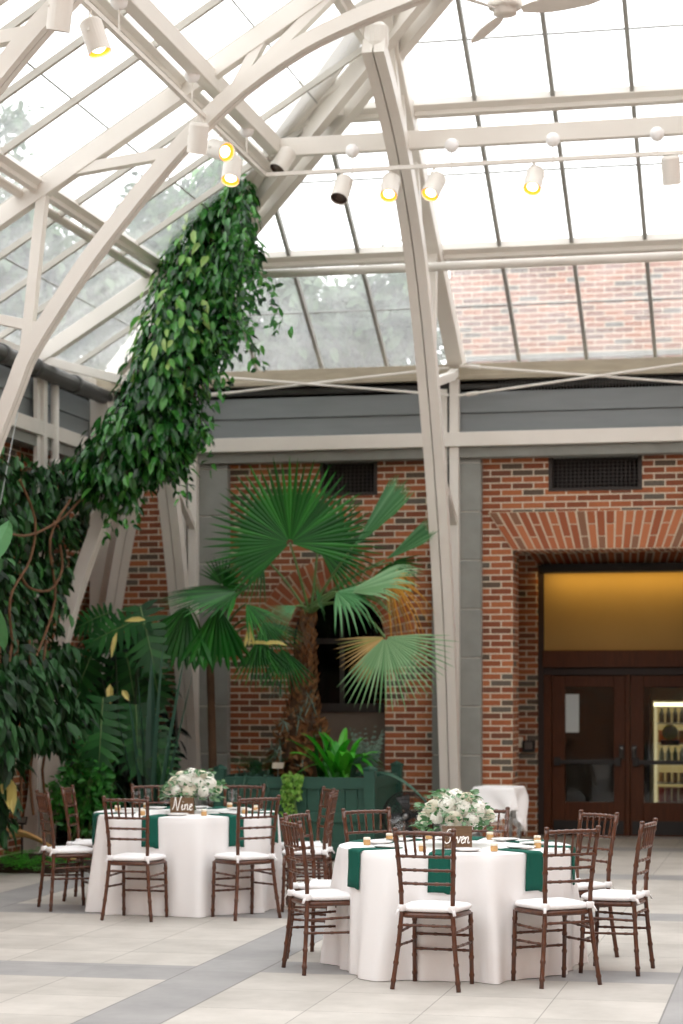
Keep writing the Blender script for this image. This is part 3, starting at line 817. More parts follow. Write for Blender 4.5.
# hip truss on the corner diagonal
r = sroot('truss_frame')
HP = [(.12,0),(.14,2.03),(.26,2.76),(.58,3.84),(1.1,5.1),(1.7,6.05),(2.4,6.83),(3.1,7.33),(3.76,7.8),(4.1,7.98)]
ac = Vector((1,1,0)).normalized(); fn = lambda s, z: Vector((XC+s, W-s, z))
pr = smooth(HP, 3); mb = MB()
for sd in (-1,1): mb.sweep([fn(s,z)+ac*sd*.056 for s,z in pr], ac, .105, .16)
for i in range(2, len(pr)-1, 2):
    p = fn(*pr[i]); q = fn(*pr[i+1]); d = q-p; mb.bar(p+d*.1, p+d*.62, .03, .15, ac)
obj('leg', mb, M['white'], r)
hp = lambda y, d: Vector((hipX(y), y, roofB(y)-d))
mb = MB()
for sd in (-1,1): mb.bar(hp(22.7,.16)+ac*sd*.1, hp(YTOP,.16)+ac*sd*.1, .09, .22, (0,0,1))
obj('rafter', mb, M['white'], r)
for s0, y1 in ((1.9,20.6),(2.7,19.5),(2.7,18.9),(3.5,18.3)):
    z0 = [z for s, z in pr if s >= s0][0]
    mb = MB(); mb.sweep([fn(s0,z0), hp(y1,.2)], ac, .09, .09); obj('web', mb, M['white'], r)
# compression node where the frames meet
mb = MB(); mb.lathe([(0,-.1),(.09,-.1),(.11,-.04),(.11,.1),(.07,.14),(0,.14)], 16, (-3.66, 18.2, 7.5)); obj('node', mb, M['white'], r)

# thin crossed tie rods at eave level on the back wall
def rod(p, q, lab):
    mb = MB(); mb.tube([p, q], .014, 6)
    for e, f in ((p,q),(q,p)):
        e = Vector(e); f = Vector(f); d = (f-e).normalized(); mb.tube([e+d*.1, e+d*.22], .022, 8)
    o = obj('tie_rod', mb, M['white']); tag(o, lab, 'tie rod')
rod((-3.6, W-.12, 5.26), (-.7, W-.12, 4.95), 'thin white tie rod falling to the right, beside the entrance bay')
rod((-3.62, W-.16, 4.93), (-.7, W-.16, 5.25), 'thin white tie rod rising to the right, beside the entrance bay')
rod((-6.5, W-.12, 5.02), (-3.72, W-.12, 5.24), 'thin white tie rod rising to the right, above the palm')
rod((-6.5, W-.16, 5.24), (-3.72, W-.16, 4.94), 'thin white tie rod falling to the right, above the palm')
# ================================================================== chairs
def bamboo(pts, r, rings=6, n=8):
    """a turned rod with raised bamboo rings"""
    pts = [Vector(p) for p in pts]
    L = [0]
    for a, b in zip(pts[:-1], pts[1:]): L.append(L[-1] + (b-a).length)
    T = L[-1]
    def at(t):
        d = t*T
        for i in range(len(pts)-1):
            if d <= L[i+1] + 1e-9:
                return pts[i].lerp(pts[i+1], (d-L[i])/max(1e-9, L[i+1]-L[i]))
        return pts[-1]
    stops = [(0, 1.0)]
    for k in range(rings):
        c = (k+.5)/rings; e = .012/T if T else 0
        stops += [(c-e*1.1, .96), (c-e*.45, 1.2), (c+e*.45, 1.2), (c+e*1.1, .96)]
    stops.append((1, 1.0))
    m = MB(); m.tube([at(t) for t, s in stops], [r*s for t, s in stops], n); return m

def slab(w0, w1, y0, y1, z0, z1, p=3.2, n=40, puff=.0, inset=.0):
    """rounded trapezoid slab; y0 (back) width w0, y1 (front) width w1"""
    m = MB(); rings = []
    prof = [(0.0, z0), (1-inset-.06, z0), (1-.0, z0+(z1-z0)*.25), (1.0, z0+(z1-z0)*.6), (.94-inset, z1-(z1-z0)*.08), (.7, z1+puff*.6), (.35, z1+puff), (0, z1+puff)]
    vs = []; yc = (y0+y1)/2; hy = (y1-y0)/2
    for s, z in prof:
        for j in range(n):
            a = 2*PI*j/n; c, d = math.cos(a), math.sin(a)
            x = math.copysign(abs(c)**(2/p), c); y = math.copysign(abs(d)**(2/p), d)
            w = w0 + (w1-w0)*(y*.5+.5)
            vs.append((x*w*s, yc + y*hy*s, z))
    fs = []
    for i in range(len(prof)-1):
        for j in range(n):
            a = i*n+j; b = i*n+(j+1)%n; fs.append((a,b,b+n,a+n))
    m.add(vs, fs); return m

def make_chair():
    r = thing('dining_chair', '', 'chair')
    wd = M['wood']
    for s in (-1, 1):
        post = [(s*.202,-.205,0),(s*.172,-.182,.25),(s*.155,-.168,.45),(s*.158,-.172,.6),(s*.17,-.2,.8),(s*.178,-.225,.93)]
        m = bamboo(post, .0145, 9); m.lathe([(0,0),(.012,0),(.017,.012),(.012,.022),(0,.024)], 10, (s*.178,-.225,.925))
        obj('leg', m, wd, r, smooth=True)
        obj('leg', bamboo([(s*.178,.162,0),(s*.177,.152,.2),(s*.174,.146,.43)], .014, 4), wd, r, smooth=True)
        for z, zf in ((.335,.345),(.255,.25)):
            x = lambda zz: .155+(.202-.155)*(1-zz/.45)**1.2
            obj('stretcher', bamboo([(s*x(z),-.178,z),(s*.176,.15,zf)], .0085, 3, 6), wd, r, smooth=True)
    obj('stretcher', bamboo([(-.163,-.173,.375),(.163,-.173,.375)], .009, 4, 6), wd, r, smooth=True)
    obj('stretcher', bamboo([(-.177,.151,.29),(.177,.151,.29)], .009, 4, 6), wd, r, smooth=True)
    obj('stretcher', bamboo([(-.178,.152,.2),(.178,.152,.2)], .009, 4, 6), wd, r, smooth=True)
    obj('seat', slab(.166, .192, -.18, .166, .417, .452, p=7), wd, r, smooth=True)
    c = slab(.17, .2, -.178, .176, .453, .488, p=5, puff=.010)
    cu = obj('cushion', c, M['cushion'], r, smooth=True)
    for s in (-1, 1):
        c = MB(); c.lathe([(.017,.455),(.026,.46),(.026,.49),(.017,.495)], 12, (s*.155,-.169,0)); c.bar((s*.165,-.185,.475),(s*.178,-.205,.44), .018, .006)
        obj('tie', c, M['cushion'], cu, smooth=True)
    obj('top_rail', bamboo([(-.177,-.224,.915),(-.06,-.238,.918),(.06,-.238,.918),(.177,-.224,.915)], .0125, 7), wd, r, smooth=True)
    for z, y, x in ((.78,-.203,.168),(.70,-.19,.164),(.62,-.178,.160)):
        obj('back_rail', bamboo([(-x,y,z),(-x*.3,y-.012,z),(x*.3,y-.012,z),(x,y,z)], .0095, 5, 7), wd, r, smooth=True)
    for k in range(5):
        x = -.118 + k*.059
        obj('spindle', bamboo([(x*.93,-.213,.78),(x*1.02,-.235,.915)], .0075, 2, 6), wd, r, smooth=True)
    return r
proto = make_chair()
used = [False]
def place_chair(center, phi, dev, label, group, rad=1.12):
    """phi: direction from the table to the chair; the chair faces the table plus dev"""
    c = Vector((center[0] + (rad-.19)*math.cos(phi), center[1] + (rad-.19)*math.sin(phi), 0))
    o = proto if not used[0] else copy_tree(proto)
    used[0] = True
    o.location = c; o.rotation_euler = (0,0, phi + PI + math.radians(dev) - PI/2)
    o['label'] = label; o['group'] = group; return o

# ================================================================== tables
def make_cloth_fn(chairs, seed):
    rnd = random.Random(seed); ph = [rnd.uniform(0, 6.28) for _ in range(6)]
    def rr(th, z, R=.745, H=.765):
        t = max(0, min(1, (H - z)/H))
        dm = min(abs((th - c + PI) % (2*PI) - PI) for c in chairs)
        q = max(0, min(1, (dm - .2)/.22)); far = q*q*(3-2*q)
        f = .5 + .5*math.cos(13*th + ph[0] + .6*math.sin(3*th + ph[1]))
        g = .5 + .5*math.cos(24*th + ph[2] + .8*math.sin(2*th + ph[3]))
        flare = -.015 + far*(.05 + .11*f) + .024*g
        return R + flare*t**.8
    return rr
def table_set(C, word, seats, seed, sign_pos, flower_pos, tname):
    Cx, Cy = C
    chairs = [math.radians(q[0]) for q in seats]
    rr = make_cloth_fn(chairs, seed); H = .765
    t = thing('round_table', 'round banquet table hidden under the white cloth of the table with the %s sign' % word, 'table', (Cx, Cy, 0))
    mb = MB(); mb.lathe([(0,.725),(.735,.725),(.738,.735),(.738,.752),(.73,.758),(0,.758)], 48); obj('tabletop', mb, mat('plywood_'+word, srgb(180,150,110), .7), t)
    for k in range(4):
        a = PI/4 + k*PI/2; mb = MB(); mb.tube([(.5*math.cos(a), .5*math.sin(a), 0), (.46*math.cos(a), .46*math.sin(a), .725)], .018, 10); obj('leg', mb, M['steel'], t)
    # cloth
    mb = MB(); n = 224; prof = [('t',0.0),('t',.3),('t',.55),('t',.70),('t',.73)] + [('s',z) for z in (.762,.755,.74,.71,.66,.6,.52,.44,.36,.28,.2,.12,.06,.02,.004)]
    vs = [(0,0,H)]
    for kind, q in prof[1:]:
        for j in range(n):
            th = 2*PI*j/n
            if kind == 't': r_, z = q, H
            else:
                z = q; r_ = rr(th, z)
                if z > .75: r_ -= .006
            vs.append((r_*math.cos(th), r_*math.sin(th), z))
    fs = [(0, 1+j, 1+(j+1)%n) for j in range(n)]
    k = len(prof)-1
    for i in range(k-1):
        for j in range(n):
            a = 1+i*n+j; b = 1+i*n+(j+1)%n; fs.append((a, a+n, b+n, b))
    mb.add(vs, fs)
    cl = obj('tablecloth', mb, M['cloth'], smooth=True, loc=(Cx, Cy, 0))
    tag(cl, 'floor length white tablecloth on the round table with the %s sign' % word, 'tablecloth', 'white round tablecloths')
    first = {}
    for a, dev, seat, *rad in seats:
        ph = math.radians(a)
        place_chair(C, ph, dev, 'dark turned wooden chair with white cushion, %s at the %s table' % (seat, word), 'chairs around the %s table' % word, *(rad or []))
        # napkin: lies on the cloth, folds over the edge and hangs
        nph = ph + math.radians(sign_pos.get('nap', {}).get(a, 0))
        u = Vector((math.cos(nph), math.sin(nph), 0)); s = Vector((-u.y, u.x, 0))
        path = [(.44,H+.007),(.55,H+.006),(.66,H+.006),(.728,H+.007)]
        hang = [.765,.752,.73,.69,.64,.585,.535]
        mb = MB(); m_ = 7; vs = []
        rows = []
        for r_, z in path: rows.append([u*r_ + s*(w*.066) + Vector((0,0,z+.001*math.sin(5*w+r_*9))) for w in [x/3-1 for x in range(m_)]])
        for z in hang:
            row = []
            for x in range(m_):
                w = x/3-1
                dth = w*.066/.75; th = nph + dth
                r_ = max(rr(th, max(z-.02,0)), rr(th, z)) + .009 + .004*abs(math.sin(w*3+z*14))
                hw = .066*(1+.08*(H-z)/.2)
                p = u*r_ + s*(w*hw); p.z = z - .01*(w > .5)
                row.append(p)
            rows.append(row)
        for row in rows: vs += row
        fs = [(i*m_+j, i*m_+j+1, (i+1)*m_+j+1, (i+1)*m_+j) for i in range(len(rows)-1) for j in range(m_-1)]
        mb.add(vs, fs)
        o = obj('napkin', mb, M['green_cloth'], smooth=True, loc=(Cx, Cy, 0))
        sol = o.modifiers.new('sol', 'SOLIDIFY'); sol.thickness = .005; sol.offset = 1
        tag(o, 'folded green napkin hanging over the cloth before the %s chair, %s table' % (seat, word), 'napkin', 'green napkins on the %s table' % word)
        # plate, goblet and honey jar
        def put(key, build, r_, off, lab, cat):
            a2 = ph + off; p = (Cx + r_*math.cos(a2), Cy + r_*math.sin(a2), H + .0015)
            if key not in SHARED: SHARED[key] = build()
            if key in SHARED and SHARED[key].get('placed'): o = copy_tree(SHARED[key])
            else: o = SHARED[key]; o['placed'] = 1
            o.location = p; o.rotation_euler = (0,0,a2)
            if key == 'honey_jar': o.scale = (.85,)*3
            tag(o, lab, cat, '%ss on the %s table' % (cat, word)); return o
        put('plate', build_plate, .50, .27, 'small white plate left of the %s setting on the %s table' % (seat, word), 'plate')
        put('goblet', build_goblet, .40, .02, 'clear stemmed glass at the %s setting on the %s table' % (seat, word), 'glass')
        put('honey_jar', build_jar, .56, -.24, 'small amber honey jar with cream lid, %s setting, %s table' % (seat, word), 'jar')
SHARED = {}
def build_plate():
    mb = MB(); mb.lathe([(0,.002),(.05,.002),(.058,0),(.064,.003),(.092,.014),(.094,.017),(.062,.008),(.05,.006),(0,.006)], 32)
    return obj('plate', mb, M['porcelain'], smooth=True)
def build_goblet():
    mb = MB(); mb.lathe([(0,0),(.034,0),(.034,.003),(.006,.008),(.005,.07),(.012,.08),(.036,.1),(.042,.13),(.038,.17),(.036,.17),(.04,.13),(.034,.103),(0,.086)], 20)
    return obj('goblet', mb, M['clear'], smooth=True)
def build_jar():
    r = thing('honey_jar', '', 'jar')
    mb = MB(); mb.lathe([(0,0),(.024,0),(.027,.006),(.027,.032),(.022,.04),(0,.04)], 16); obj('jar_body', mb, M['amber'], r, smooth=True)
    mb = MB(); mb.lathe([(.0,.04),(.026,.04),(.027,.043),(.027,.054),(.022,.058),(0,.059)], 16); obj('lid', mb, M['cream'], r, smooth=True)
    return r
C7 = (-2.14, 13.17); C9 = (-4.85, 16.3)
seats7 = [(-88,-9,'front seat'), (-42,-10,'front right seat'), (-1,-8,'right seat',1.19), (43,4,'far right seat'), (89,6,'back right seat'), (131,0,'back left seat'), (163,6,'far left seat'), (206,6,'near left seat',1.04)]
seats9 = [(-97,2,'front left seat'), (-45,2,'front right seat'), (-3,8,'near right seat',1.2), (32,-6,'far right seat',1.18), (80,4,'back right seat'), (121,0,'back left seat'), (156,30,'far left seat',1.2), (200,14,'near left seat')]
table_set(C7, 'Seven', seats7, 3, {'nap': {-88: 0, -42: 1, -1: 0, 206: 18}}, None, 'Seven')
table_set(C9, 'Nine', seats9, 8, {'nap': {-97: 2, -45: 3, 200: 14}}, None, 'Nine')

# ------------------------------------------------------------------ wooden table signs with painted script
LET = {'N': [[(0,.05),(.12,.3),(.16,1.0),(.2,1.0),(.42,.1),(.5,.02),(.56,.5),(.66,1.08),(.74,1.1)]],
       'S': [[(.52,.86),(.42,1.05),(.2,1.02),(.14,.8),(.3,.58),(.44,.36),(.36,.08),(.14,.0),(0,.16)]],
       'i': [[(0,.2),(.08,.48),(.06,.1),(.14,.02),(.24,.14)], [(.1,.68),(.12,.72)]],
       'n': [[(0,.3),(.06,.5),(.05,.02),(.06,.3),(.2,.5),(.28,.42),(.27,.1),(.34,.02),(.42,.12)]],
       'e': [[(0,.2),(.14,.28),(.24,.42),(.18,.52),(.08,.42),(.06,.14),(.16,.0),(.3,.12)]],
       'v': [[(0,.34),(.06,.5),(.14,.2),(.18,.02),(.28,.3),(.32,.5),(.4,.42)]]}
ADV = {'N':.8,'S':.62,'i':.26,'n':.42,'e':.3,'v':.38}
def table_sign(word, C, dx, dy, rz, w=.165, h=.125):
    r = thing('table_sign', 'dark wooden block sign with the word %s in white script' % word, 'sign', (C[0]+dx, C[1]+dy, .767), rz, 'table number signs')
    mb = MB(); mb.box(-w/2, w/2, -.012, .012, 0, h); obj('board', mb, M['signwood'], r, bevel=.003)
    tot = sum(ADV[c] for c in word); sc = (w*.84)/tot; x = -w*.42; mb = MB()
    for c in word:
        for st in LET[c]:
            pts = smooth(st, 5)
            pts = [(x + (p[0]+.12*p[1])*sc, -.0125, h*.24 + p[1]*sc*1.05) for p in pts]
            k = len(pts)
            mb.tube(pts, [.0042 if i > 0 else .003 for i in range(k)], 6)
        x += ADV[c]*sc
    obj('lettering', mb, M['paint_white'], r)
table_sign('Seven', C7, .06, -.30, math.radians(6), .185, .14)
table_sign('Nine', C9, .06, -.30, math.radians(12), .19, .13)

# ------------------------------------------------------------------ flower centrepieces
def leaf(mb, base, axis, nrm, L, Wd, fold=.18, droop=.15):
    axis = Vector(axis).normalized(); nrm = Vector(nrm); s = axis.cross(nrm)
    if s.length < 1e-4: s = axis.orthogonal()
    s.normalize(); n = s.cross(axis); b = Vector(base)
    P = lambda t, w, up: b + axis*L*t + s*w*Wd + n*up*Wd - Vector((0,0,1))*droop*L*t*t
    vs = [P(0,0,0), P(.3,-.42,fold), P(.3,0,0), P(.3,.42,fold), P(.66,-.38,fold), P(.66,0,0), P(.66,.38,fold), P(1,0,-.05)]
    mb.add(vs, [(0,2,1),(0,3,2),(1,2,5,4),(2,3,6,5),(4,5,7),(5,6,7)])
def bloom_mesh(rad, kind, rnd):
    mb = MB(); g = PI*(3-5**.5)
    mb.lathe([(0,-rad*.75),(rad*.6,-rad*.5),(rad*.78,0),(rad*.55,rad*.55),(0,rad*.74)], 12)
    n = 90 if kind == 'h' else 46
    for i in range(n):
        z = 1 - 1.75*(i+.5)/n; q = math.sqrt(max(0, 1-z*z)); a = g*i
        d = Vector((q*math.cos(a), q*math.sin(a), z)); t = d.orthogonal().normalized(); t = Matrix.Rotation(rnd.uniform(0,6.28), 3, d) @ t; s = d.cross(t)
        if kind == 'h':
            p = d*rad*rnd.uniform(.82,1.0); w = rad*.24
            for k in range(4):
                e = t*math.cos(k*PI/2) + s*math.sin(k*PI/2); f = d.cross(e)
                mb.add([p, p+e*w*.6+f*w*.45+d*w*.15, p+e*w*1.05+d*w*.1, p+e*w*.6-f*w*.45+d*w*.15], [(0,3,2,1)])
        else:
            up = Vector((0,0,1)); e = (up - d*up.dot(d))
            e = e.normalized() if e.length > .05 else t
            f = d.cross(e); p = d*rad*.72; w = rad*.55
            mb.add([p-f*w*.6, p+f*w*.6, p+f*w*.75+e*w*.8+d*w*.35, p+e*w*1.05+d*w*.42, p-f*w*.75+e*w*.8+d*w*.35], [(0,1,2,3,4)])
    return mb
def centerpiece(C, dx, dy, word, seed):
    rnd = random.Random(seed)
    r = thing('flower_centerpiece', 'white hydrangea and rose centrepiece with greenery on the %s table' % word, 'flowers', (C[0]+dx, C[1]+dy, .767), 0, 'white flower centrepieces')
    mb = MB(); mb.lathe([(0,0),(.05,0),(.055,.005),(.058,.12),(.062,.135),(.058,.135),(.053,.12),(.05,.01),(0,.008)], 24); obj('vase', mb, M['clear'], r, smooth=True)
    mb = MB()
    for k in range(14):
        a = rnd.uniform(0,6.28); mb.tube([(.03*math.cos(a), .03*math.sin(a), .015), (.02*math.cos(a+2), .02*math.sin(a+2), .14), (.08*math.cos(a+2.4), .08*math.sin(a+2.4), .24)], .003, 5)
    obj('stems', mb, M['stem'], r)
    spots = [(-.03,-.10,.25,.068,'h'),(.07,-.10,.235,.058,'h'),(-.12,-.07,.23,.058,'r'),(.15,-.03,.23,.062,'h'),(.0,.0,.29,.07,'h'),(-.16,.03,.22,.055,'h'),(.1,.07,.26,.065,'h'),(-.08,.1,.25,.06,'r'),(.02,-.16,.17,.052,'r'),(-.18,-.06,.17,.046,'r'),(.2,.04,.18,.05,'r'),(.05,.15,.22,.055,'h'),(-.09,-.15,.18,.044,'h'),(.13,-.13,.17,.046,'h'),(-.09,.0,.28,.05,'r'),(.08,-.02,.285,.05,'r')]
    for x, y, z, q, kd in spots:
        o = obj('bloom', bloom_mesh(q, kd, rnd), M['petal'] if kd == 'h' else M['petal_pink'], r, smooth=(kd != 'h'))
        o.location = (x*1.0, y*1.0, z); o.rotation_euler = (rnd.uniform(-.5,.5)+y*2, rnd.uniform(-.5,.5)+x*3, rnd.uniform(0,6))
    mb = MB()
    for k in range(420):
        a = rnd.uniform(0,6.28); q = rnd.uniform(.05,.24); z = rnd.uniform(.15,.34) if q < .15 else rnd.uniform(.1,.25)
        d = Vector((math.cos(a), math.sin(a), rnd.uniform(-.35,.7)))
        leaf(mb, (q*math.cos(a), q*math.sin(a), z), d, (0,0,1) if rnd.random()<.6 else (rnd.uniform(-1,1),-1,.3), rnd.uniform(.035,.065), rnd.uniform(.024,.04))
    obj('greenery', mb, M['leaf_euc'], r)
centerpiece(C7, .0, -.02, 'Seven', 5)
centerpiece(C9, .07, -.05, 'Nine', 9)
# clear globe on the near table
p = atZ(401, 838, .767)
r = thing('globe_candle_holder', 'round clear glass globe candle holder at the back left of the Seven table', 'candle holder', (p.x, p.y, .7665))
mb = MB(); mb.lathe([(0,0),(.025,.0),(.046,.025),(.055,.055),(.048,.085),(.03,.104),(.028,.104),(.045,.083),(.051,.055),(.042,.027),(.02,.006),(0,.006)], 24); obj('globe', mb, M['clear'], r, smooth=True)
mb = MB(); mb.lathe([(0,.008),(.02,.008),(.02,.03),(0,.03)], 16); obj('candle', mb, M['cream'], r)

# ================================================================== draped side table by the entrance
p = atZ(499, 846, 0)
DT = thing('side_table', 'small square table under a white cloth beside the entrance pier', 'table', (atY(499,787,21.3).x, 21.3, 0))
mb = MB(); mb.box(-.2,.2,-.2,.2,.74,.76); obj('tabletop', mb, M['steel'], DT)
for sx in (-1,1):
    for sy in (-1,1):
        mb = MB(); mb.box(sx*.17-.015, sx*.17+.015, sy*.17-.015, sy*.17+.015, 0, .74); obj('leg', mb, M['steel'], DT)
mb = MB(); n = 41; S_ = .52; vs = []
for i in range(n):
    for j in range(n):
        a = (i/(n-1)*2-1)*S_; b = (j/(n-1)*2-1)*S_
        # cloth turned 20 degrees on the table top so that its corners hang
        ca, sa = math.cos(.5), math.sin(.5); x = a*ca - b*sa; y = a*sa + b*ca
        ex = max(0, abs(x)-.21); ey = max(0, abs(y)-.21); e = math.hypot(ex, ey)
        z = .764 - e*.96
        X_ = math.copysign(min(abs(x), .21) + ex*.22, x); Y_ = math.copysign(min(abs(y), .21) + ey*.22, y)
        if e > 0: 
            w = .022*math.sin(x*17+y*13)*min(1, e*5); X_ += w; Y_ += w*.8
        vs.append((X_, Y_, z))
mb.add(vs, [(i*n+j, (i+1)*n+j, (i+1)*n+j+1, i*n+j+1) for i in range(n-1) for j in range(n-1)])
o = obj('table_drape', mb, M['cloth'], smooth=True, loc=DT.location); o.rotation_euler = (0,0,math.radians(-8)); DT.rotation_euler = (0,0,math.radians(-8))
s = o.modifiers.new('sol','SOLIDIFY'); s.thickness = .003; s.offset = 1
tag(o, 'white square cloth draped with hanging corners over the small table by the entrance', 'tablecloth')

# ================================================================== floor fan
p = atY(407, 816, 21.2)
r = thing('floor_fan', 'round black wire guard floor fan before the brick wall by the white post', 'fan', (p.x, 21.2, 0))
hz = p.z
Ry = Matrix(((1,0,0),(0,0,-1),(0,1,0)))    # lathe axis -> -Y
mb = MB()
for y, q in ((-.09,.08),(-.09,.13),(-.085,.18),(-.07,.225),(-.03,.25),(.04,.25),(.08,.22)):
    pts = [(q*math.cos(2*PI*i/32), y, hz+q*math.sin(2*PI*i/32)) for i in range(33)]; mb.tube(pts, .004 if y != -.03 else .008, 5)
for i in range(28):
    a = 2*PI*i/28; c, s_ = math.cos(a), math.sin(a)
    mb.tube([(.05*c,-.095,hz+.05*s_),(.16*c,-.088,hz+.16*s_),(.235*c,-.06,hz+.235*s_),(.25*c,.0,hz+.25*s_),(.23*c,.07,hz+.23*s_),(.08*c,.1,hz+.08*s_)], .0025, 4)
obj('wire_guard', mb, M['black'], r)
mb = MB()
for k in range(4):
    a0 = k*PI/2
    for i in range(5):
        pass
    v = []
    for i in range(6):
        q = .05 + .17*i/5
        for da, y in ((-.32,.03),(.32,-.03)): v.append((q*math.cos(a0+da+.25*i/5), y, hz+q*math.sin(a0+da+.25*i/5)))
    mb.add(v, [(2*i,2*i+1,2*i+3,2*i+2) for i in range(5)])
bl = obj('blades', mb, mat('fan_blade', srgb(70,72,74), .4), r); sm = bl.modifiers.new('s','SOLIDIFY'); sm.thickness = .003
mb = MB(); mb.lathe([(0,.1),(.03,.1),(.05,.09),(.05,.02),(.045,-.1),(0,-.12)], 20, (0,0,hz), Ry); obj('motor', mb, M['black'], r, smooth=True)
mb = MB(); mb.lathe([(0,.112),(.02,.11),(.03,.1),(0,.1)], 16, (0,0,hz), Ry); obj('hub_badge', mb, M['steel'], r, smooth=True)
mb = MB(); mb.tube([(0,.03,.03),(0,.03,hz-.24)], .016, 10); mb.tube([(-.26,.0,hz),(-.27,.02,hz-.12),(-.2,.03,hz-.26),(0,.03,hz-.29),(.2,.03,hz-.26),(.27,.02,hz-.12),(.26,.0,hz)], .01, 6)
mb.lathe([(0,0),(.2,0),(.2,.015),(.05,.035),(0,.04)], 28, (0,.03,0)); obj('stand', mb, M['black'], r)

# ================================================================== rail lights
def spotlight(pos, aim, lit, hang, label, roll=0, s=1.0):
    d = Vector(aim).normalized(); p = Vector(pos)
    zx = d.orthogonal().normalized() if abs(d.z) > .99 else d.cross(Vector((0,0,1))).normalized()
    zy = d.cross(zx)
    A = Matrix((zx, zy, d)).transposed()
    r = thing('spotlight', label, 'spotlight', p)
    mb = MB(); R = .083*s; L = .25*s
    mb.lathe([(0,-L/2),(R*.82,-L/2),(R,-L/2+.02),(R,L/2),(R*.93,L/2),(R*.93,L/2-.09),(0,L/2-.09)], 24, (0,0,0), A); hs = obj('housing', mb, M['white'], r, smooth=False, bevel=.002)
    mb = MB(); mb.lathe([(R*.915,L/2-.012),(R*.915,L/2-.04),(R*.6,L/2-.03)], 24, (0,0,0), A, cap=False)
    obj('reflector', mb, M['gold'] if lit else M['bulb_off'], hs)
    mb = MB(); mb.lathe([(0,L/2-.012),(R*.4,L/2-.016),(R*.6,L/2-.03)], 20, (0,0,0), A); obj('bulb', mb, M['bulb'] if lit else M['bulb_off'], hs)
    h = Vector(hang) - p
    mb = MB(); e = zx*(R+.012)
    top = h - Vector((0,0,.03))
    for sg in (-1,1): mb.tube([sg*e - d*.02, sg*e + (top-(sg*e))*.45, top*.85+ sg*e*.3, top], .006, 6)
    mb.tube([top, h], .012, 8)
    obj('yoke', mb, M['white'], r)
    return r
RZ = 6.57; RY = 19.05; RX = -4.9
def rail(name, p, q, hangs, label, beam_z):
    r = thing(name, label, 'light rail', p)
    mb = MB(); p = Vector(p); mb.bar((0,0,0), Vector(q)-p, .04, .035); obj('track', mb, M['white'], r)
    for hx in hangs:
        h = Vector(hx); mb = MB(); mb.tube([(h.x, h.y, h.z), (h.x, h.y, beam_z-.05)], .007, 6)
        o = obj('hanger', mb, M['white'], r); o.location = -p
        mb = MB(); mb.lathe([(0,-.065),(.035,-.058),(.06,-.03),(.066,0),(.06,.03),(.035,.055),(0,.06)], 20, (h.x, h.y, beam_z)); obj('canopy', mb, M['porcelain'], o, smooth=True)
rail('light_rail', (RX, RY, RZ), (2.4, RY, RZ), [(atY(u, 160, RY).x, RY+.15, RZ) for u in (349,449,551,656)], 'straight white light rail parallel to the back glass roof', 6.79)
rail('light_rail', (RX, 11.0, RZ), (RX, RY, RZ), [(RX, y, RZ) for y in (12.2, 14.75, 16.65, 18.4)], 'straight white light rail parallel to the left glass roof', 6.82)
for u, v, aim, lit, lab in ((342,189,(-.15,-.6,-1),False,'unlit white spotlight, first on the back rail from its corner'),
        (390,187,(0,-.75,-1),True,'lit white spotlight in front of the slotted white truss leg'),
        (434,186,(-.3,-.75,-1),True,'lit white spotlight just right of the slotted white truss leg'),
        (534,180,(-.1,-.75,-1),True,'lit white spotlight alone in the middle of the back rail'),
        (671,170,(.05,.35,-1),False,'white spotlight turned away, at the right end of the back rail')):
    q = atY(u, v, RY); spotlight(q, aim, lit, (q.x, RY, RZ), lab)
for u, v, Z, aim, lit, lab in ((95,37,6.36,(.35,-.05,-1),True,'large white spotlight, second from the left on the left rail'),
        (60,12,6.36,(-.2,0.2,-1),False,'white spotlight at the top left edge on the left rail'),
        (198,138,6.36,(-.2,.3,-1),False,'white spotlight with dark mouth, first of three near the rail corner'),
        (219,150,6.42,(.75,-.6,-.35),True,'lit spotlight pointing sideways in the middle of three near the rail corner'),
        (232,170,6.33,(0,-.55,-1),True,'lit spotlight pointing down, last of three at the rail corner')):
    q = atZ(u, v, Z); spotlight(q, aim, lit, (RX, q.y, RZ), lab)
q = atY(283, 161, 19.2); spotlight(q, (-.35,-.5,-.8), False, (q.x+.02, 19.3, 6.80), 'unlit dark mouthed spotlight fixed to the white beam by the vine')

# ================================================================== ceiling fan
p = atY(505, 8, 15.2)
r = thing('ceiling_fan', 'white ceiling fan with long blades at the top of the picture', 'fan', p)
mb = MB(); mb.lathe([(0,-.055),(.06,-.055),(.085,-.045),(.085,-.0),(.12,.0),(.13,.03),(.12,.07),(.05,.1),(0,.1)], 28); obj('hub', mb, M['white'], r, smooth=True)
mb = MB(); mb.tube([(0,0,.1),(0,0,2.2)], .014, 10); mb.lathe([(0,2.1),(.06,2.12),(.07,2.2),(0,2.2)], 16); obj('down_rod', mb, M['white'], r)
for k, a in enumerate((-14, 116, 236)):
    A = math.radians(a); u = Vector((math.cos(A), math.sin(A), 0)); s = Vector((-u.y, u.x, 0)); mb = MB(); vs = []
    for i in range(7):
        t = i/6; q = .13 + .60*t; w = [.03,.06,.075,.075,.07,.06,.03][i]
        for sg in (-1,1): vs.append(u*q + s*w*sg + Vector((0,0,-.03 - sg*w*.35)))
    mb.add(vs, [(2*i,2*i+1,2*i+3,2*i+2) for i in range(6)])
    o = obj('blade', mb, M['white'], r); so = o.modifiers.new('s','SOLIDIFY'); so.thickness = .008
mb = MB(); mb.box(-5, 4, 15.15, 15.25, p.z+2.2, p.z+2.36); struct('roof_beam', mb, M['white'])
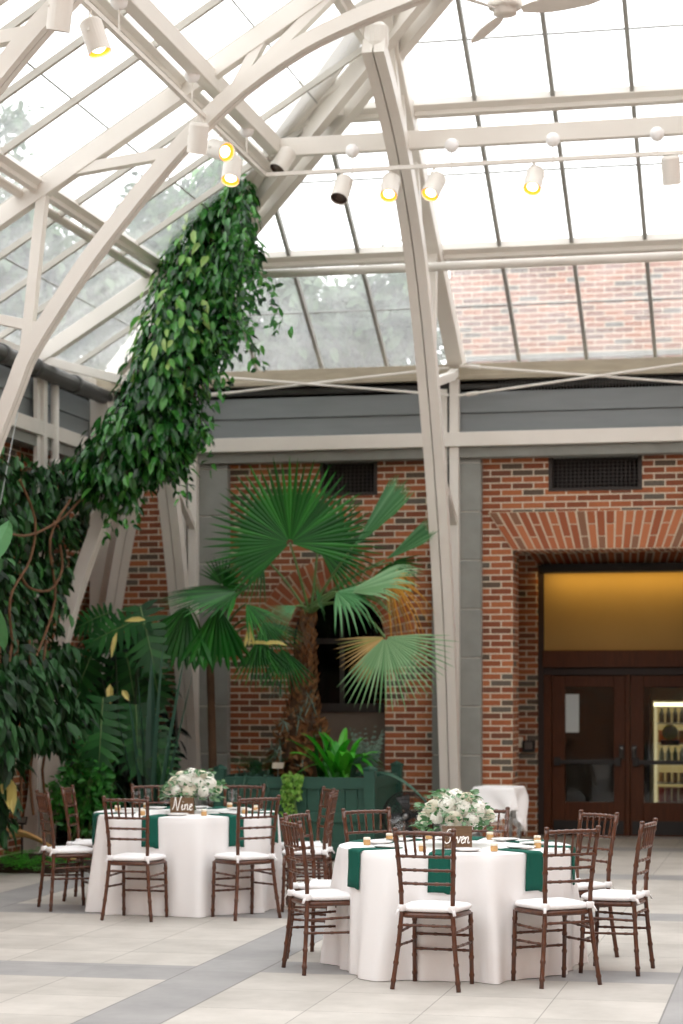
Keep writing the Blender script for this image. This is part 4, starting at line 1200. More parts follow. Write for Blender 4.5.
# ================================================================== plants
def atX(u, v, X):
    x, y, z = ray(u, v); t = X / x
    return Vector((X, y*t, CAMZ + z*t))
def athip(u, v, off=0.0):
    x, y, z = ray(u, v); t = (W + XC + off) / (x + y)
    return Vector((x*t, y*t, CAMZ + z*t))
UP = Vector((0,0,1))
M['stem_dark'] = mat('dark_stem', srgb(40,62,36), .6)
def rvec(rnd): 
    while True:
        v = Vector((rnd.uniform(-1,1), rnd.uniform(-1,1), rnd.uniform(-1,1)))
        if .05 < v.length < 1: return v.normalized()
def leafcloud(mb, blobs, n, L, rnd, hang=.8, shell=.55, wr=.55, jit=.35, up=0.0):
    wts = [b[1][0]*b[1][1]+b[1][1]*b[1][2]+b[1][0]*b[1][2] for b in blobs]; tot = sum(wts)
    for (c, rad), w in zip(blobs, wts):
        c = Vector(c)
        for k in range(int(n*w/tot)):
            d = rvec(rnd); q = rnd.uniform(shell, 1.0)
            p = c + Vector((d.x*rad[0]*q, d.y*rad[1]*q, d.z*rad[2]*q))
            ax = Vector((d.x*.6, d.y*.6, 0)) + rvec(rnd)*.55 - UP*hang + UP*up
            nm = d*1.0 + UP*.5 + rvec(rnd)*jit
            l = L*rnd.uniform(.6, 1.25)
            leaf(mb, p, ax, nm, l, l*wr, .12, .15)
def fan_leaf(mb, hub, axis, nrm, R, spread, n, fuse=.5, droop=.1, cup=.12, rnd=random, tipdroop=.0, pleat=.22, vary=.06):
    hub = Vector(hub); ax = Vector(axis).normalized(); nm = Vector(nrm); nm = (nm - ax*nm.dot(ax)).normalized(); sd = nm.cross(ax)
    da = spread/n
    for i in range(n):
        a = -spread/2 + (i+.5)*da
        d = ax*math.cos(a) + sd*math.sin(a); t = nm.cross(d)
        L = R*(.80+.20*math.cos(a*.55))*rnd.uniform(1-vary, 1+vary)
        td = tipdroop*rnd.uniform(.6, 1.5)
        def P(q, w, h):
            b = hub + d*L*q + nm*(cup*L*q*q) + t*w + nm*h
            b.z -= droop*L*q*q + td*L*max(0, q-fuse)**2*2
            return b
        hw = math.tan(da/2)*L
        st = [.04, .25, fuse, .72, .9]
        vs = []
        for q in st:
            w = hw*q if q <= fuse else hw*fuse*(1-(q-fuse)/(1.02-fuse))**.8
            vs += [P(q, -w, 0), P(q, 0, w*2*pleat), P(q, w, 0)]
        vs.append(P(1.0, 0, 0))
        fs = []
        for k in range(len(st)-1):
            b = 3*k; fs += [(b, b+1, b+4, b+3), (b+1, b+2, b+5, b+4)]
        b = 3*(len(st)-1); fs += [(b, b+1, b+3), (b+1, b+2, b+3)]
        mb.add(vs, fs)
def monstera_leaf(mb, base, axis, nrm, L, Wd, lobes=7, droop=.25, cup=.04, gap=.2, inner=.6):
    base = Vector(base); ax = Vector(axis).normalized(); nm = Vector(nrm); nm = (nm - ax*nm.dot(ax)).normalized(); sd = nm.cross(ax)
    def P(t, w):
        p = base + ax*L*t + sd*w*Wd - nm*(cup*(abs(w)*2)**2*Wd)
        p.z -= droop*L*max(t,0)**2; return p
    wid = lambda t: .5*max(0, math.sin(PI*min(1, (t*.86+.14))))**.62
    for s in (-1, 1):
        for i in range(lobes):
            t0 = i/lobes; t1 = (i+1)/lobes; tm = (t0+t1)/2
            w = wid(tm); sweep = .10 + .10*tm - .22*(1-tm)**3
            g = gap*(t1-t0)*.5
            vs = [P(t0, 0), P(t1, 0), P(t0+sweep*.55, s*wid(max(.02,t0))*inner), P(t1+sweep*.55, s*wid(min(.98,t1))*inner),
                  P(t0+sweep*.8+g*.8, s*w*.8), P(t1+sweep*.8-g*.8, s*w*.8), P(t0+sweep+g*1.5, s*w*.97), P(t1+sweep*1.05-g*.6, s*w*.93), P(tm+sweep*1.15, s*w*1.02)]
            fs = [(0,1,3,2),(2,3,5,4),(4,5,7,6),(6,7,8)]
            if s < 0: fs = [f[::-1] for f in fs]
            mb.add(vs, fs)
def sword(mb, base, dirv, L, Wd, droop, rnd, n=7, fold=.3):
    base = Vector(base); d = Vector(dirv).normalized(); s = d.cross(UP)
    s = s.normalized() if s.length > .02 else Vector((1,0,0))
    s = (s + rvec(rnd)*.25).normalized(); vs = []
    for i in range(n):
        t = i/(n-1); p = base + d*L*t - UP*droop*L*t*t
        w = Wd*(.55+.45*math.sin(min(1, t*2.2)*PI/2))*(1-t**3)**.9 if t < 1 else 0
        nn = s.cross(d).normalized()
        vs += [p - s*w/2 + nn*w*fold*.5, p, p + s*w/2 + nn*w*fold*.5]
    mb.add(vs, [f for i in range(n-1) for f in ((3*i,3*i+1,3*i+4,3*i+3),(3*i+1,3*i+2,3*i+5,3*i+4))])
def petiole(mb, a, b, r0=.014, r1=.008, sag=0.0, n=8):
    a = Vector(a); b = Vector(b); pts = []
    for i in range(n+1):
        t = i/n; p = a.lerp(b, t); p.z += sag*4*t*(1-t); pts.append(p)
    mb.tube(pts, [r0+(r1-r0)*i/n for i in range(n+1)], 6)

# ------------------------------------------------------------------ planting bed
mb = MB(); mb.prism([(XC-.12,18.9),(-6.9,18.95),(-6.5,19.7),(-6.05,20.9),(-6.05,22.7),(XC-.12,22.7)], lambda a,b,d: (a,b,d), .0, .06); struct('floor_planting_bed', mb, M['soil'])

# ------------------------------------------------------------------ the big climbing vine on the corner truss
rnd = random.Random(11)
V = thing('climbing_vine', 'broad leaved green vine smothering the corner truss up to the glass roof', 'vine', athip(120, 560))
vo = V.location.copy()
line = [(228,160,22,.22),(222,180,28,.28),(216,205,33,.3),(209,232,40,.34),(203,260,46,.36),(197,285,52,.4),(190,312,55,.42),(182,338,54,.42),(172,364,52,.42),(163,390,50,.42),(152,415,48,.42),(140,438,48,.42),(128,460,42,.4),(112,478,38,.38),(88,470,22,.3),(118,440,36,.35),(100,458,30,.3),(205,190,26,.3),(236,215,24,.3),(238,245,26,.3),(232,280,28,.3),(222,320,26,.3),(240,190,16,.22),(185,425,26,.3),(160,448,38,.35),(170,425,34,.32)]
def vpos(u, v):
    a = athip(u, v, -.2); b = atY(u, v, 20.3); t = max(0, min(1, (v-250)/90)); return a.lerp(b, t)
blobs = []
for u, v, rp, dep in line:
    c = vpos(u, v); k = (-c.x*SA + c.y*CA)/FPX
    blobs.append((c - vo, (rp*k*.92, dep, rp*k*.95)))
mb = MB(); leafcloud(mb, blobs, 6000, .135, rnd, 1.0, .5, .56, .4)
# hanging sprays at the right and lower edges
def spray(mb, u, v, length, n, off=-.15, L=.1, wander=.05):
    p = vpos(u, v) - vo + Vector((0,-.2,0)); d = Vector((rnd.uniform(-.2,.3), rnd.uniform(-.2,.2), -1))
    for i in range(n):
        p = p + d.normalized()*(length/n); d += rvec(rnd)*.2 - UP*.12
        for q in (0, 1):
            leaf(mb, p + rvec(rnd)*wander, rvec(rnd)*.8 - UP*.6, rvec(rnd)*.6 + Vector((0,-.6,.4)), L*rnd.uniform(.7,1.2), L*.55)
for u, v, ln, n in ((240,165,1.1,14),(248,180,1.2,14),(252,200,1.0,12),(243,240,1.1,13),(250,270,.7,9),(238,300,.9,12),(232,340,.5,7),(205,400,.7,8),(212,415,.3,5),(190,440,.5,7),(178,465,.4,6),(222,255,1.2,14),(130,470,.6,9),(110,490,.5,8),(140,475,.5,7),(226,390,.25,4),(248,215,.9,13),(252,235,1.0,14),(254,250,.9,12),(250,280,.8,11),(248,310,.6,9),(242,330,.6,8),(254,200,.6,9),(228,160,.5,8)):
    spray(mb, u, v, ln, n)
obj('foliage', mb, M['leaf_vine'], V)
mb = MB(); leafcloud(mb, [(b[0]+Vector((0,-.05,.05)), b[1]) for b in blobs[:9]], 260, .14, rnd, .9, .8, .55, .4); obj('highlight_foliage', mb, M['leaf_vine_lt'], V)  # lighter leaves, partly put in as yellow-green highlights on the upper vine
mb = MB()
for k in range(7):
    pts = []
    for u, v, rp, dep in reversed(line[:13]):
        c = vpos(u + rnd.uniform(-.4,.4)*rp, v) - vo; pts.append(c + rvec(rnd)*.06)
    mb.tube(smooth([tuple(p) for p in pts], 3), .012, 6)
obj('stem', mb, M['stem_brown'], V)

# ------------------------------------------------------------------ ivy over the left wall
def blobX(u, v, rp, X, dep, o):
    c = atX(u, v, X); k = (-c.x*SA + c.y*CA)/FPX
    return (c - o, (dep, rp*k*1.3, rp*k))
rnd = random.Random(21)
o0 = atX(10, 640, -7.5)
I = thing('wall_ivy', 'dark green ivy covering the left wall beneath the grey siding', 'vine', o0)
bl = [blobX(u, v, r_, X, d_, o0) for u, v, r_, X, d_ in ((-15,470,34,-7.55,.25),(10,478,30,-7.55,.25),(42,486,28,-7.5,.25),(66,480,26,-7.5,.28),(-10,520,40,-7.5,.28),(22,525,36,-7.5,.28),(50,520,30,-7.5,.28),(78,492,22,-7.4,.25),(-10,575,40,-7.45,.3),(20,580,34,-7.45,.3),(42,572,24,-7.45,.3),(-5,630,40,-7.4,.32),(24,630,30,-7.4,.3),(45,610,20,-7.4,.26),(74,530,20,-7.7,.15),(66,565,18,-7.7,.15),(58,605,16,-7.7,.15))]
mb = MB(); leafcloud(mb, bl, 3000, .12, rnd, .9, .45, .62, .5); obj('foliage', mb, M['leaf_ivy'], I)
mb = MB()
for pts in ([(95,480),(80,500),(60,520),(30,535),(5,533)], [(60,545),(62,570),(50,590),(30,588),(20,575)], [(20,480),(35,520),(30,560),(10,600),(15,660)], [(70,500),(50,540),(55,600),(35,660)]):
    mb.tube(smooth([tuple(atX(u, v, -7.15) - o0) for u, v in pts], 5), .013, 6)
obj('stem', mb, M['stem_brown'], I)
o0 = atX(20, 700, -7.2)
P_ = thing('climbing_philodendron', 'dark large leaved climber hanging over the foot of the left truss leg', 'climbing plant', o0)
bl = [blobX(u, v, r_, X, d_, o0) for u, v, r_, X, d_ in ((-8,680,36,-7.1,.3),(20,676,34,-7.0,.3),(48,680,28,-7.0,.28),(-5,720,36,-7.0,.3),(22,718,30,-6.95,.28),(50,716,26,-6.95,.25),(72,712,20,-7.0,.22),(0,752,26,-6.95,.25),(56,738,14,-6.95,.2),(62,650,16,-7.2,.2),(-6,790,22,-7.2,.2),(-4,820,20,-7.2,.2))]
mb = MB(); leafcloud(mb, bl, 1250, .17, rnd, 1.0, .45, .5, .4)
for u, v in ((24,760),(2,790),(60,745)): 
    for k in range(5): leaf(mb, atX(u+rnd.uniform(-5,5), v-12, -6.95)-o0, rvec(rnd)*.5-UP, Vector((.5,-1,.2))+rvec(rnd)*.4, .2, .09)
obj('foliage', mb, M['leaf_dark'], P_)
mb = MB()
for u, v in ((4,780),(6,785),(10,790)): leaf(mb, atX(u, v-14, -6.9)-o0, Vector((.1,0,-1)), (.3,-1,.1), .3, .12)
obj('withered_leaf', mb, M['leaf_yellow'], P_)
mb = MB()
for k in range(5): mb.tube(smooth([tuple(atX(-5+k*13+rnd.uniform(-5,5), v, -7.15)-o0) for v in (640,680,720,770,815)], 3), .014, 6)
obj('stem', mb, M['stem_brown'], P_)
# pale broad leaf entering at the left edge
q = atX(-4, 560, -6.6)
B = thing('banana_plant', 'pale broad leaf reaching in at the left edge below the ivy', 'plant', (q.x, q.y, 0))
for (u0,v0,u1,v1,wd) in ((-10,560,9,520,.22),(-14,600,5,650,.2)):
    mb = MB(); a = atX(u0,v0,-6.6); b = atX(u1,v1,-6.6); d = b-a; off = Vector((-q.x,-q.y,0)); s = d.cross(Vector((0,1,0))).normalized(); vs = []
    for i in range(8):
        t = i/7; w = wd*math.sin(PI*min(1,.2+t*.8))**.7*.5; p = a + d*t + off
        vs += [p - s*w, p - Vector((0,-.03,0)), p + s*w]
    mb.add(vs, [f for i in range(7) for f in ((3*i,3*i+1,3*i+4,3*i+3),(3*i+1,3*i+2,3*i+5,3*i+4))])
    obj('leaf_blade', mb, M['leaf_fan_mid'], B)
mb = MB(); mb.tube([(0,0,.0),(-.05,0,1.2),(-.1,0,atX(-10,560,-6.6).z)], .03, 8); obj('stalk', mb, M['stem'], B)

# ------------------------------------------------------------------ monstera in the corner bed
rnd = random.Random(31)
base = Vector((-6.95, 21.3, .06))
MO = thing('monstera_plant', 'monstera with huge split dark leaves in the corner bed', 'plant', base)
mp = MB()
def mleaf(u, v, Y, du, dv, Lp, Wr, droop=.15, nrm=(0,-1,.55), tgt=None):
    """leaf whose stalk end is at pixel (u,v) on depth Y, pointing (du,dv) in the picture plane"""
    p = atY(u, v, Y); k = (-p.x*SA + p.y*CA)/FPX; L = Lp*k
    ax = Vector((du, -.25, -dv)); mb = MB(); monstera_leaf(mb, p - base, ax, nrm, L, L*Wr, 10, droop, gap=.55, inner=.5); lf = obj('split_leaf', mb, M['leaf_mon'], MO); mp = MB()
    petiole(mp, (rnd.uniform(-.1,.1), rnd.uniform(-.1,.1), 0), p - base,   .016, .009, .15); obj('leaf_stalk', mp, M['stem_dark'], lf)
    mr = MB(); a_ = ax.normalized(); n_ = Vector(nrm); n_ = (n_ - a_*n_.dot(a_)).normalized(); mr.tube([p - base + a_*L*t + n_*.006 - UP*droop*L*t*t for t in (0,.25,.5,.75,.95)], [.008,.007,.006,.004,.002], 5); obj('midrib', mr, M['stem'], lf)
mleaf(146,618,20.9,-1,.35,58,1.05,.1,(0,-.75,.65)); mleaf(140,606,20.9,.35,1,62,.9,.1,(.1,-1,.35)); mleaf(103,698,20.35,.02,1,66,.8,.05,(.15,-1,.3)); mleaf(136,705,20.45,.12,1,60,1.15,.08,(.1,-1,.35))
mleaf(112,612,21.4,-.9,.3,40,.9); mleaf(126,652,21.5,.3,1,58,.9); mleaf(95,648,21.4,-.4,1,55,.9); mleaf(150,655,21.5,.3,.9,48,.85)
mleaf(115,662,21.6,-.1,1,60,.9); mleaf(85,662,21.5,-.5,.8,50,.9); mleaf(152,730,21.3,.3,.8,50,.9); mleaf(120,738,21.3,-.2,1,50,.9); mleaf(80,692,21.2,-.4,.9,48,.9); mleaf(88,738,21.0,-.4,.9,46,.9)
mb = MB()
for u, v, du, dv, lp, wr in ((117,632,-.2,1,24,.25),(146,620,-1,-.1,22,.3),(110,684,.1,1,18,.5),(122,690,.6,.6,14,.5),(150,704,.6,.9,12,.6)):
    p = atY(u, v, 20.55); k = .0102; mb = MB(); leaf(mb, p-base, (du,-.2,-dv), (0,-1,.4), lp*k, lp*k*wr); obj('yellow_leaf', mb, M['leaf_yellow'], MO)
# made-up near-black foliage, painting the deep shade behind the leaves
rnd = random.Random(33)
U_ = thing('shade_backing', 'added near black foliage painting the shade behind the monstera and sword plant', 'plant', (-7.1, 22.0, .06))
bl = [((u_, v_, z_), (a_, b_, c_)) for u_, v_, z_, a_, b_, c_ in ((-.4,-.2,.5,.5,.35,.5),(.2,-.1,.5,.5,.35,.5),(.0,-.15,1.2,.55,.3,.5),(.1,-.2,1.7,.35,.3,.5),(-.35,-.3,1.5,.4,.3,.5),(.35,-.3,.4,.35,.3,.4),(-.2,-.9,.5,.25,.4,.5),(.1,-.9,1.0,.3,.3,.4),(-.1,-.2,2.2,.45,.25,.4))]
mb = MB(); leafcloud(mb, bl, 1100, .24, rnd, .6, .2, .5, .5); obj('foliage', mb, leafmat('shade_backing_leaf', [srgb(8,22,14), srgb(14,34,20), srgb(24,50,28)], .6, .04, .25), U_)
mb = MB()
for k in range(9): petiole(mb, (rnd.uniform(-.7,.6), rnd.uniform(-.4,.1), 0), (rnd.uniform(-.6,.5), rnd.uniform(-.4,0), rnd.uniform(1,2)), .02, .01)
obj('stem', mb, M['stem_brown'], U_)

# ------------------------------------------------------------------ hanging fan leaves left of the palm (second palm)
rnd = random.Random(41)
base = Vector((-6.2, 21.75, .06))
FL = ('fan_leaf', 'leaf_fan')
FP = thing('fan_palm', 'low fan palm with drooping ribbed leaves before the white corner post', 'palm', base)
mp = MB()
def ftop(u, v, Y): return atY(u, v, Y) - base
def fl(m_, u, v, Y, ax, nrm, Rp, spread, n, **k):
    p = ftop(u, v, Y); kk = (-atY(u,v,Y).x*SA + Y*CA)/FPX
    m = MB(); fan_leaf(m, p, ax, nrm, Rp*kk, spread, n, rnd=rnd, **k); lf = obj(m_[0], m, M[m_[1]], FP); mp = MB(); petiole(mp, (0,0,1.95), p, .016, .01, .12); obj('leaf_stalk', mp, M['stem'], lf)
fl(FL, 238,592,21.1,(-.95,-.25,.02),(0,-.3,1),80,3.0,26,fuse=.62,droop=.14,cup=.0)
fl(FL, 222,585,21.3,(.35,-.2,.9),(-.2,-1,.1),32,3.0,18,fuse=.5,droop=.1)
fl(FL, 188,606,20.9,(-.35,-.25,-1),(-.2,-1,.2),66,1.7,12,fuse=.8,droop=.05,cup=-.1,pleat=.4)
fl(FL, 218,606,20.9,(.05,-.3,-1),(.2,-1,.2),64,1.3,10,fuse=.8,droop=.05,cup=-.1,pleat=.4)
fl(FL, 246,604,21.0,(.8,-.3,-.55),(.2,-.5,1),46,1.6,12,fuse=.5,droop=.35)
fl(FL, 258,640,21.2,(.2,-.2,-1),(.1,-1,.1),52,1.6,14,fuse=.5,droop=.05)
fl(FL, 282,648,21.4,(.2,-.2,-1),(.1,-1,.1),48,1.5,14,fuse=.5,droop=.05)
fl(FL, 262,622,21.4,(.6,-.3,-.5),(.1,-.7,.8),44,1.8,14,fuse=.5,droop=.3)
fl(('yellow_leaf','leaf_yellow'), 250,618,20.95,(.05,-.2,-1),(0,-1,.2),28,.5,3,fuse=.8)
for u, L_ in ((246,.3),(262,.28)):
    mb = MB(); leaf(mb, ftop(u,644,20.9), (1,-.1,.1), (0,-.6,1), L_, .09); obj('yellow_leaf', mb, M['leaf_yellow'], FP)
mb = MB(); mb.tube([(0,0,0),(0.03,0,.9),(0,0,2.0)], [.05,.045,.04], 10); obj('trunk', mb, M['bark'], FP)

# ------------------------------------------------------------------ sword plant
rnd = random.Random(51)
base = atY(150, 800, 20.3); base.z = .06
SP = thing('sword_leaf_plant', 'blue green sword leaved plant with arching blades behind the Nine table', 'plant', base)
mb = MB(); kk = .0099
for tu, tv, wd, dr in ((183,650,.15,0),(163,640,.17,0),(150,655,.14,0),(138,668,.12,.0),(190,672,.10,.05),(172,700,.14,.0),(130,690,.1,.02),(158,690,.16,0),(118,700,.08,.1)):
    tip = atY(tu, tv, 20.3); d = tip - base; b = base + Vector((d.x*.1, rnd.uniform(-.05,.05), 0)); sword(mb, b-base, d, d.length, wd, 0, rnd)
for du, dz, L, dr in ((-.75,.9,1.25,.55),(-.95,.75,1.15,.55),(-.5,1,1.2,.35),(.8,.9,1.2,.6),(.95,.8,1.1,.5),(-1,.5,1.0,.4),(.5,.9,1.1,.4),(-.3,.9,1.0,.2),(1,.55,1.2,.45)):
    sword(mb, (0,0,.05), (du, rnd.uniform(-.5,.1), dz), L, .075, dr, rnd, 10)
obj('sword_leaf', mb, M['leaf_sword'], SP)
mb = MB(); sword(mb, (.12,-.15,.0), (.12,-.1,1), .5, .16, .0, rnd); obj('young_leaf', mb, M['leaf_fan_pale'], SP)

# ------------------------------------------------------------------ bright shrub behind the left chairs
rnd = random.Random(61)
base = atZ(86, 868, .06); base.y = 20.3; base.x = atY(86, 820, 20.3).x
SH_ = thing('leafy_shrub', 'fresh green leafy shrub behind the left chairs of the Nine table', 'shrub', base)
bl = []
for u, v, r_ in ((66,790,20),(80,775,18),(96,782,20),(104,800,18),(70,815,20),(92,822,20),(84,800,24),(58,805,14),(100,770,12)):
    c = atY(u, v, 20.3); bl.append((c-base, (r_*.0098, .25, r_*.0098)))
mb = MB(); leafcloud(mb, bl, 950, .09, rnd, .1, .45, .62, .5, up=.3); obj('foliage', mb, M['leaf_shrub'], SH_)
mb = MB()
for k in range(12): petiole(mb, (rnd.uniform(-.2,.2), rnd.uniform(-.1,.1), 0), (rnd.uniform(-.3,.3), rnd.uniform(-.2,.2), rnd.uniform(.5,.95)), .01, .005)
obj('stem', mb, M['stem'], SH_)

# ------------------------------------------------------------------ low fern, label stake and hose at the left edge
rnd = random.Random(71)
FE = thing('low_fern', 'feathery bright green fern on the floor edge at the far left', 'fern', (-7.25, 19.15, 0))
mb = MB()
for k in range(95):
    a = rnd.uniform(0, 6.28); b0 = Vector((rnd.uniform(-.45,.42), rnd.uniform(-.35,.2), .02)); L = rnd.uniform(.3,.52); mb = MB(); d = Vector((math.cos(a)*.8, math.sin(a)*.8, rnd.uniform(.5,1.2))).normalized()
    s = d.cross(UP).normalized()
    for i in range(1, 10):
        t = i/9; p = b0 + d*L*t - UP*.45*L*t*t
        for sg in (-1,1): leaf(mb, p, s*sg + d*.5, UP, .055*(1-t*.6), .018, .1, .1)
    obj('frond', mb, M['leaf_bright'], FE)
p = atZ(22, 880, 0); 
r = thing('plant_label', 'small black plant label on a stake before the left truss foot', 'plant label', (atY(22,826,19.6).x, 19.6, .0))
mb = MB(); mb.tube([(0,0,.04),(0,0,.44)], .012, 8); obj('stake', mb, M['black'], r)
mb = MB(); mb.obox((0,-.01,.46), (.055,0,0), (0,.02,.035), (0,-.005,.003)); obj('plate', mb, M['black'], r)
mb = MB(); mb.obox((0,-.014,.462), (.045,0,0), (0,.014,.025), (0,-.0055,.0035)); obj('face', mb, M['steel'], r)
mb = MB(); pts = [(-7.84,19.35,.26),(-7.7,19.3,.34),(-7.5,19.35,.38),(-7.3,19.45,.30),(-7.1,19.6,.12),(-6.95,19.75,.05)]
mb.tube(smooth(pts, 6), .02, 8); mb.tube(smooth([(x+.05,y+.06,z-.05) for x,y,z in pts], 6), .02, 8)
tag(obj('garden_hose', mb, M['hose'], smooth=True), 'tan garden hose looping behind the low fern', 'hose')
mb = MB(); a = atX(20,400,-7.3); b = atX(0,505,-7.3); mb.tube([a, b], .005, 5); tag(obj('hanging_cord', mb, M['steel']), 'thin slack cord hanging before the left wall siding', 'cord')

# ================================================================== planter box with the big palm
PX0, PX1, PY0, PY1, PH = -5.85, -4.27, 20.9, 22.35, .86
PL = thing('planter_box', 'large dark green wooden planter box under the palm', 'planter', ((PX0+PX1)/2, (PY0+PY1)/2, 0))
w2 = (PX1-PX0)/2; d2 = (PY1-PY0)/2
mb = MB(); n = 12
for i in range(n):
    x = -w2 + 2*w2*i/n; mb.box(x+.003, x+2*w2/n-.003, -d2, -d2+.03, .03, PH-.02); mb.box(x+.003, x+2*w2/n-.003, d2-.03, d2, .03, PH-.02)
n = 11
for i in range(n):
    y = -d2+.03 + (2*d2-.06)*i/n; mb.box(-w2, -w2+.03, y+.003, y+(2*d2-.06)/n-.003, .03, PH-.02); mb.box(w2-.03, w2, y+.003, y+(2*d2-.06)/n-.003, .03, PH-.02)
obj('side_boards', mb, M['planter'], PL, bevel=.004)
mb = MB()
for z0, z1 in ((.09,.19),(.40,.50),(.74,.86)):
    mb.box(-w2-.025, w2+.025, -d2-.025, -d2, z0, z1); mb.box(-w2-.025, w2+.025, d2, d2+.025, z0, z1)
    mb.box(-w2-.025, -w2, -d2, d2, z0, z1); mb.box(w2, w2+.025, -d2, d2, z0, z1)
obj('rail', mb, M['planter'], PL, bevel=.005)
for sx in (-1,1):
    for sy in (-1,1):
        mb = MB(); mb.box(sx*w2-.055, sx*w2+.055, sy*d2-.055, sy*d2+.055, 0, .93); mb.lathe([(.075,.93),(.075,.95),(.0,.985)], 4, (sx*w2, sy*d2, 0)); obj('corner_post', mb, M['planter'], PL, bevel=.005)
mb = MB(); mb.box(-w2+.031, w2-.031, -d2+.031, d2-.031, .6, .81); obj('soil', mb, M['soil'], PL)

rnd = random.Random(81)
base = Vector((-5.14, 21.65, .81))
PA = thing('palm_tree', 'tall fan palm with shaggy brown trunk in the green planter', 'palm', base)
crown = atY(308, 612, 21.65) - base
mb = MB(); mb.tube([(-.06,0,-.1),(-.06,0,.3),(-.03,0,.9),tuple(crown*.97)], [.22,.17,.1,.075], 14); obj('trunk', mb, M['bark'], PA, smooth=True)
mb = MB()
for k in range(750):
    t = rnd.random(); a = rnd.uniform(0, 6.28); z = crown.z*(.02+.96*t); rr_ = .21*(1-t)**1.2 + .085
    xc = -.06 + (crown.x+.06)*t
    p = Vector((xc + rr_*math.cos(a), rr_*math.sin(a), z)); o_ = Vector((math.cos(a), math.sin(a), 0))
    if t < .35: ax = o_*.7 - UP*.25 + rvec(rnd)*.7; L = rnd.uniform(.07,.18)
    else: ax = o_*.55 + UP*.9 + rvec(rnd)*.25; L = rnd.uniform(.05,.1)
    leaf(mb, p - o_*.04, ax, o_, L, L*.5, .3, .0)
obj('leaf_bases', mb, M['palmbark'], PA)
for k in range(26):   # small grey air plants tucked in the trunk
    if k % 2: continue
    t = rnd.uniform(.05,.55); a = rnd.uniform(-2.8,-.3); q = .26*(1-t)+.13; c = Vector((-.05+q*math.cos(a), q*math.sin(a), crown.z*t))
    mb = MB()
    for i in range(12): sword(mb, c, rvec(rnd)+Vector((0,-.5,.2)), rnd.uniform(.1,.18), .014, .3, rnd, 5)
    obj('air_plant', mb, M['leaf_silver'], PA)
mp = MB()
def pf(m_, u, v, Y, ax, nrm, Rp, spread, n, sag=.1, pet=True, **k):
    w_ = atY(u, v, Y); p = w_ - base; kk = (-w_.x*SA + w_.y*CA)/FPX
    m = MB(); fan_leaf(m, p, ax, nrm, Rp*kk, spread, n, rnd=rnd, **k); lf = obj(m_[0], m, M[m_[1]], PA)
    mp = MB()
    if pet: petiole(mp, crown + Vector((rnd.uniform(-.03,.03), rnd.uniform(-.03,.03), -.02)), p, .018, .011, sag); obj('leaf_stalk', mp, M['stem'], lf)
g, mid, pale, dry, gold = ('fan_leaf','leaf_fan'), ('folded_leaf','leaf_fan_mid'), ('pale_leaf','leaf_fan_pale'), ('dry_leaf','leaf_fan_dry'), ('golden_leaf','leaf_gold')
pf(g, 290,543,21.0,(-.22,-.1,1),(.12,-1,.15),88,4.3,46,.02,fuse=.58,droop=.03,cup=.06)
pf(g, 318,548,21.7,(.75,.1,.55),(-.1,-1,.2),72,3.4,34,.02,fuse=.5,droop=.15)
pf(g, 262,556,21.5,(-.9,-.1,-.1),(0,-.8,.5),52,3.4,30,.05,fuse=.45,droop=.3)
pf(mid, 352,548,21.4,(.75,.1,.75),(-.6,-.55,.5),88,.9,14,.03,fuse=.75,droop=.02,pleat=.5)
pf(mid, 385,560,21.6,(.85,.05,.5),(-.5,-.5,.6),64,.9,12,.06,fuse=.7,droop=.05,pleat=.5)
pf(g, 392,562,21.9,(.3,.1,-.6),(0,-1,.2),34,3.0,18,.1,fuse=.4,droop=.1)
pf(pale, 346,592,20.95,(1,-.12,.22),(-.1,-.45,1),86,1.5,16,.06,fuse=.6,droop=.07,tipdroop=.4)
pf(mid, 336,592,20.9,(.9,-.3,-.1),(0,-.5,1),64,2.2,18,.05,fuse=.5,droop=.25,tipdroop=.5)
pf(gold, 385,580,21.5,(.8,.1,-.25),(0,-.8,.5),50,2.4,16,.1,fuse=.4,droop=.3,tipdroop=.8)
pf(pale, 385,637,20.7,(.45,-.15,-.9),(.1,-1,.3),74,2.5,28,.22,fuse=.42,droop=.05,cup=.02)
pf(dry, 385,637,20.7,(-.8,-.15,-.55),(.1,-1,.3),52,1.3,14,.0,pet=False,fuse=.4,droop=.05,cup=.02)
pf(mid, 296,606,20.9,(-.7,-.3,-.35),(0,-.6,.8),36,1.8,12,.03,fuse=.3,droop=.2)
pf(mid, 318,604,21.0,(.2,-.4,.4),(0,-.8,.6),40,2.2,14,.02,fuse=.3,droop=.2)
# small plants in the planter
def inplanter(name, u, Y, label, cat):
    return thing(name, label, cat, (atY(u, 770, Y).x, Y, .81))
r = inplanter('strap_fern', 338, 21.15, 'bright green strap leaved fern in the right half of the planter', 'fern'); rnd = random.Random(91); mb = MB()
for k in range(34):
    a = rnd.uniform(0,6.28); sword(mb, (rnd.uniform(-.1,.1), rnd.uniform(-.06,.06), 0), (math.cos(a)*.8, math.sin(a)*.5-.2, rnd.uniform(.9,2.0)), rnd.uniform(.6,1.05), .11, rnd.uniform(.35,.8), rnd, 8, .2)
obj('strap_leaf', mb, M['leaf_bright'], r)
r = inplanter('silver_fern', 368, 21.5, 'silvery upright fern at the right end of the planter', 'fern'); mb = MB()
for k in range(34):
    a = rnd.uniform(0,6.28); mb = MB(); d = Vector((math.cos(a)*.35, math.sin(a)*.35, 1)).normalized(); L = rnd.uniform(.35,.6); s = d.cross(Vector((0,1,0))).normalized()
    for i in range(2,11):
        t = i/10; p = d*L*t
        for sg in (-1,1): leaf(mb, p, s*sg + d*.8, (0,-1,.2), .09*(1.1-t), .03, .1, .2)
    obj('frond', mb, M['leaf_silver'], r)
r = inplanter('broad_fern', 262, 21.35, 'mid green fern in the left half of the planter', 'fern'); mb = MB()
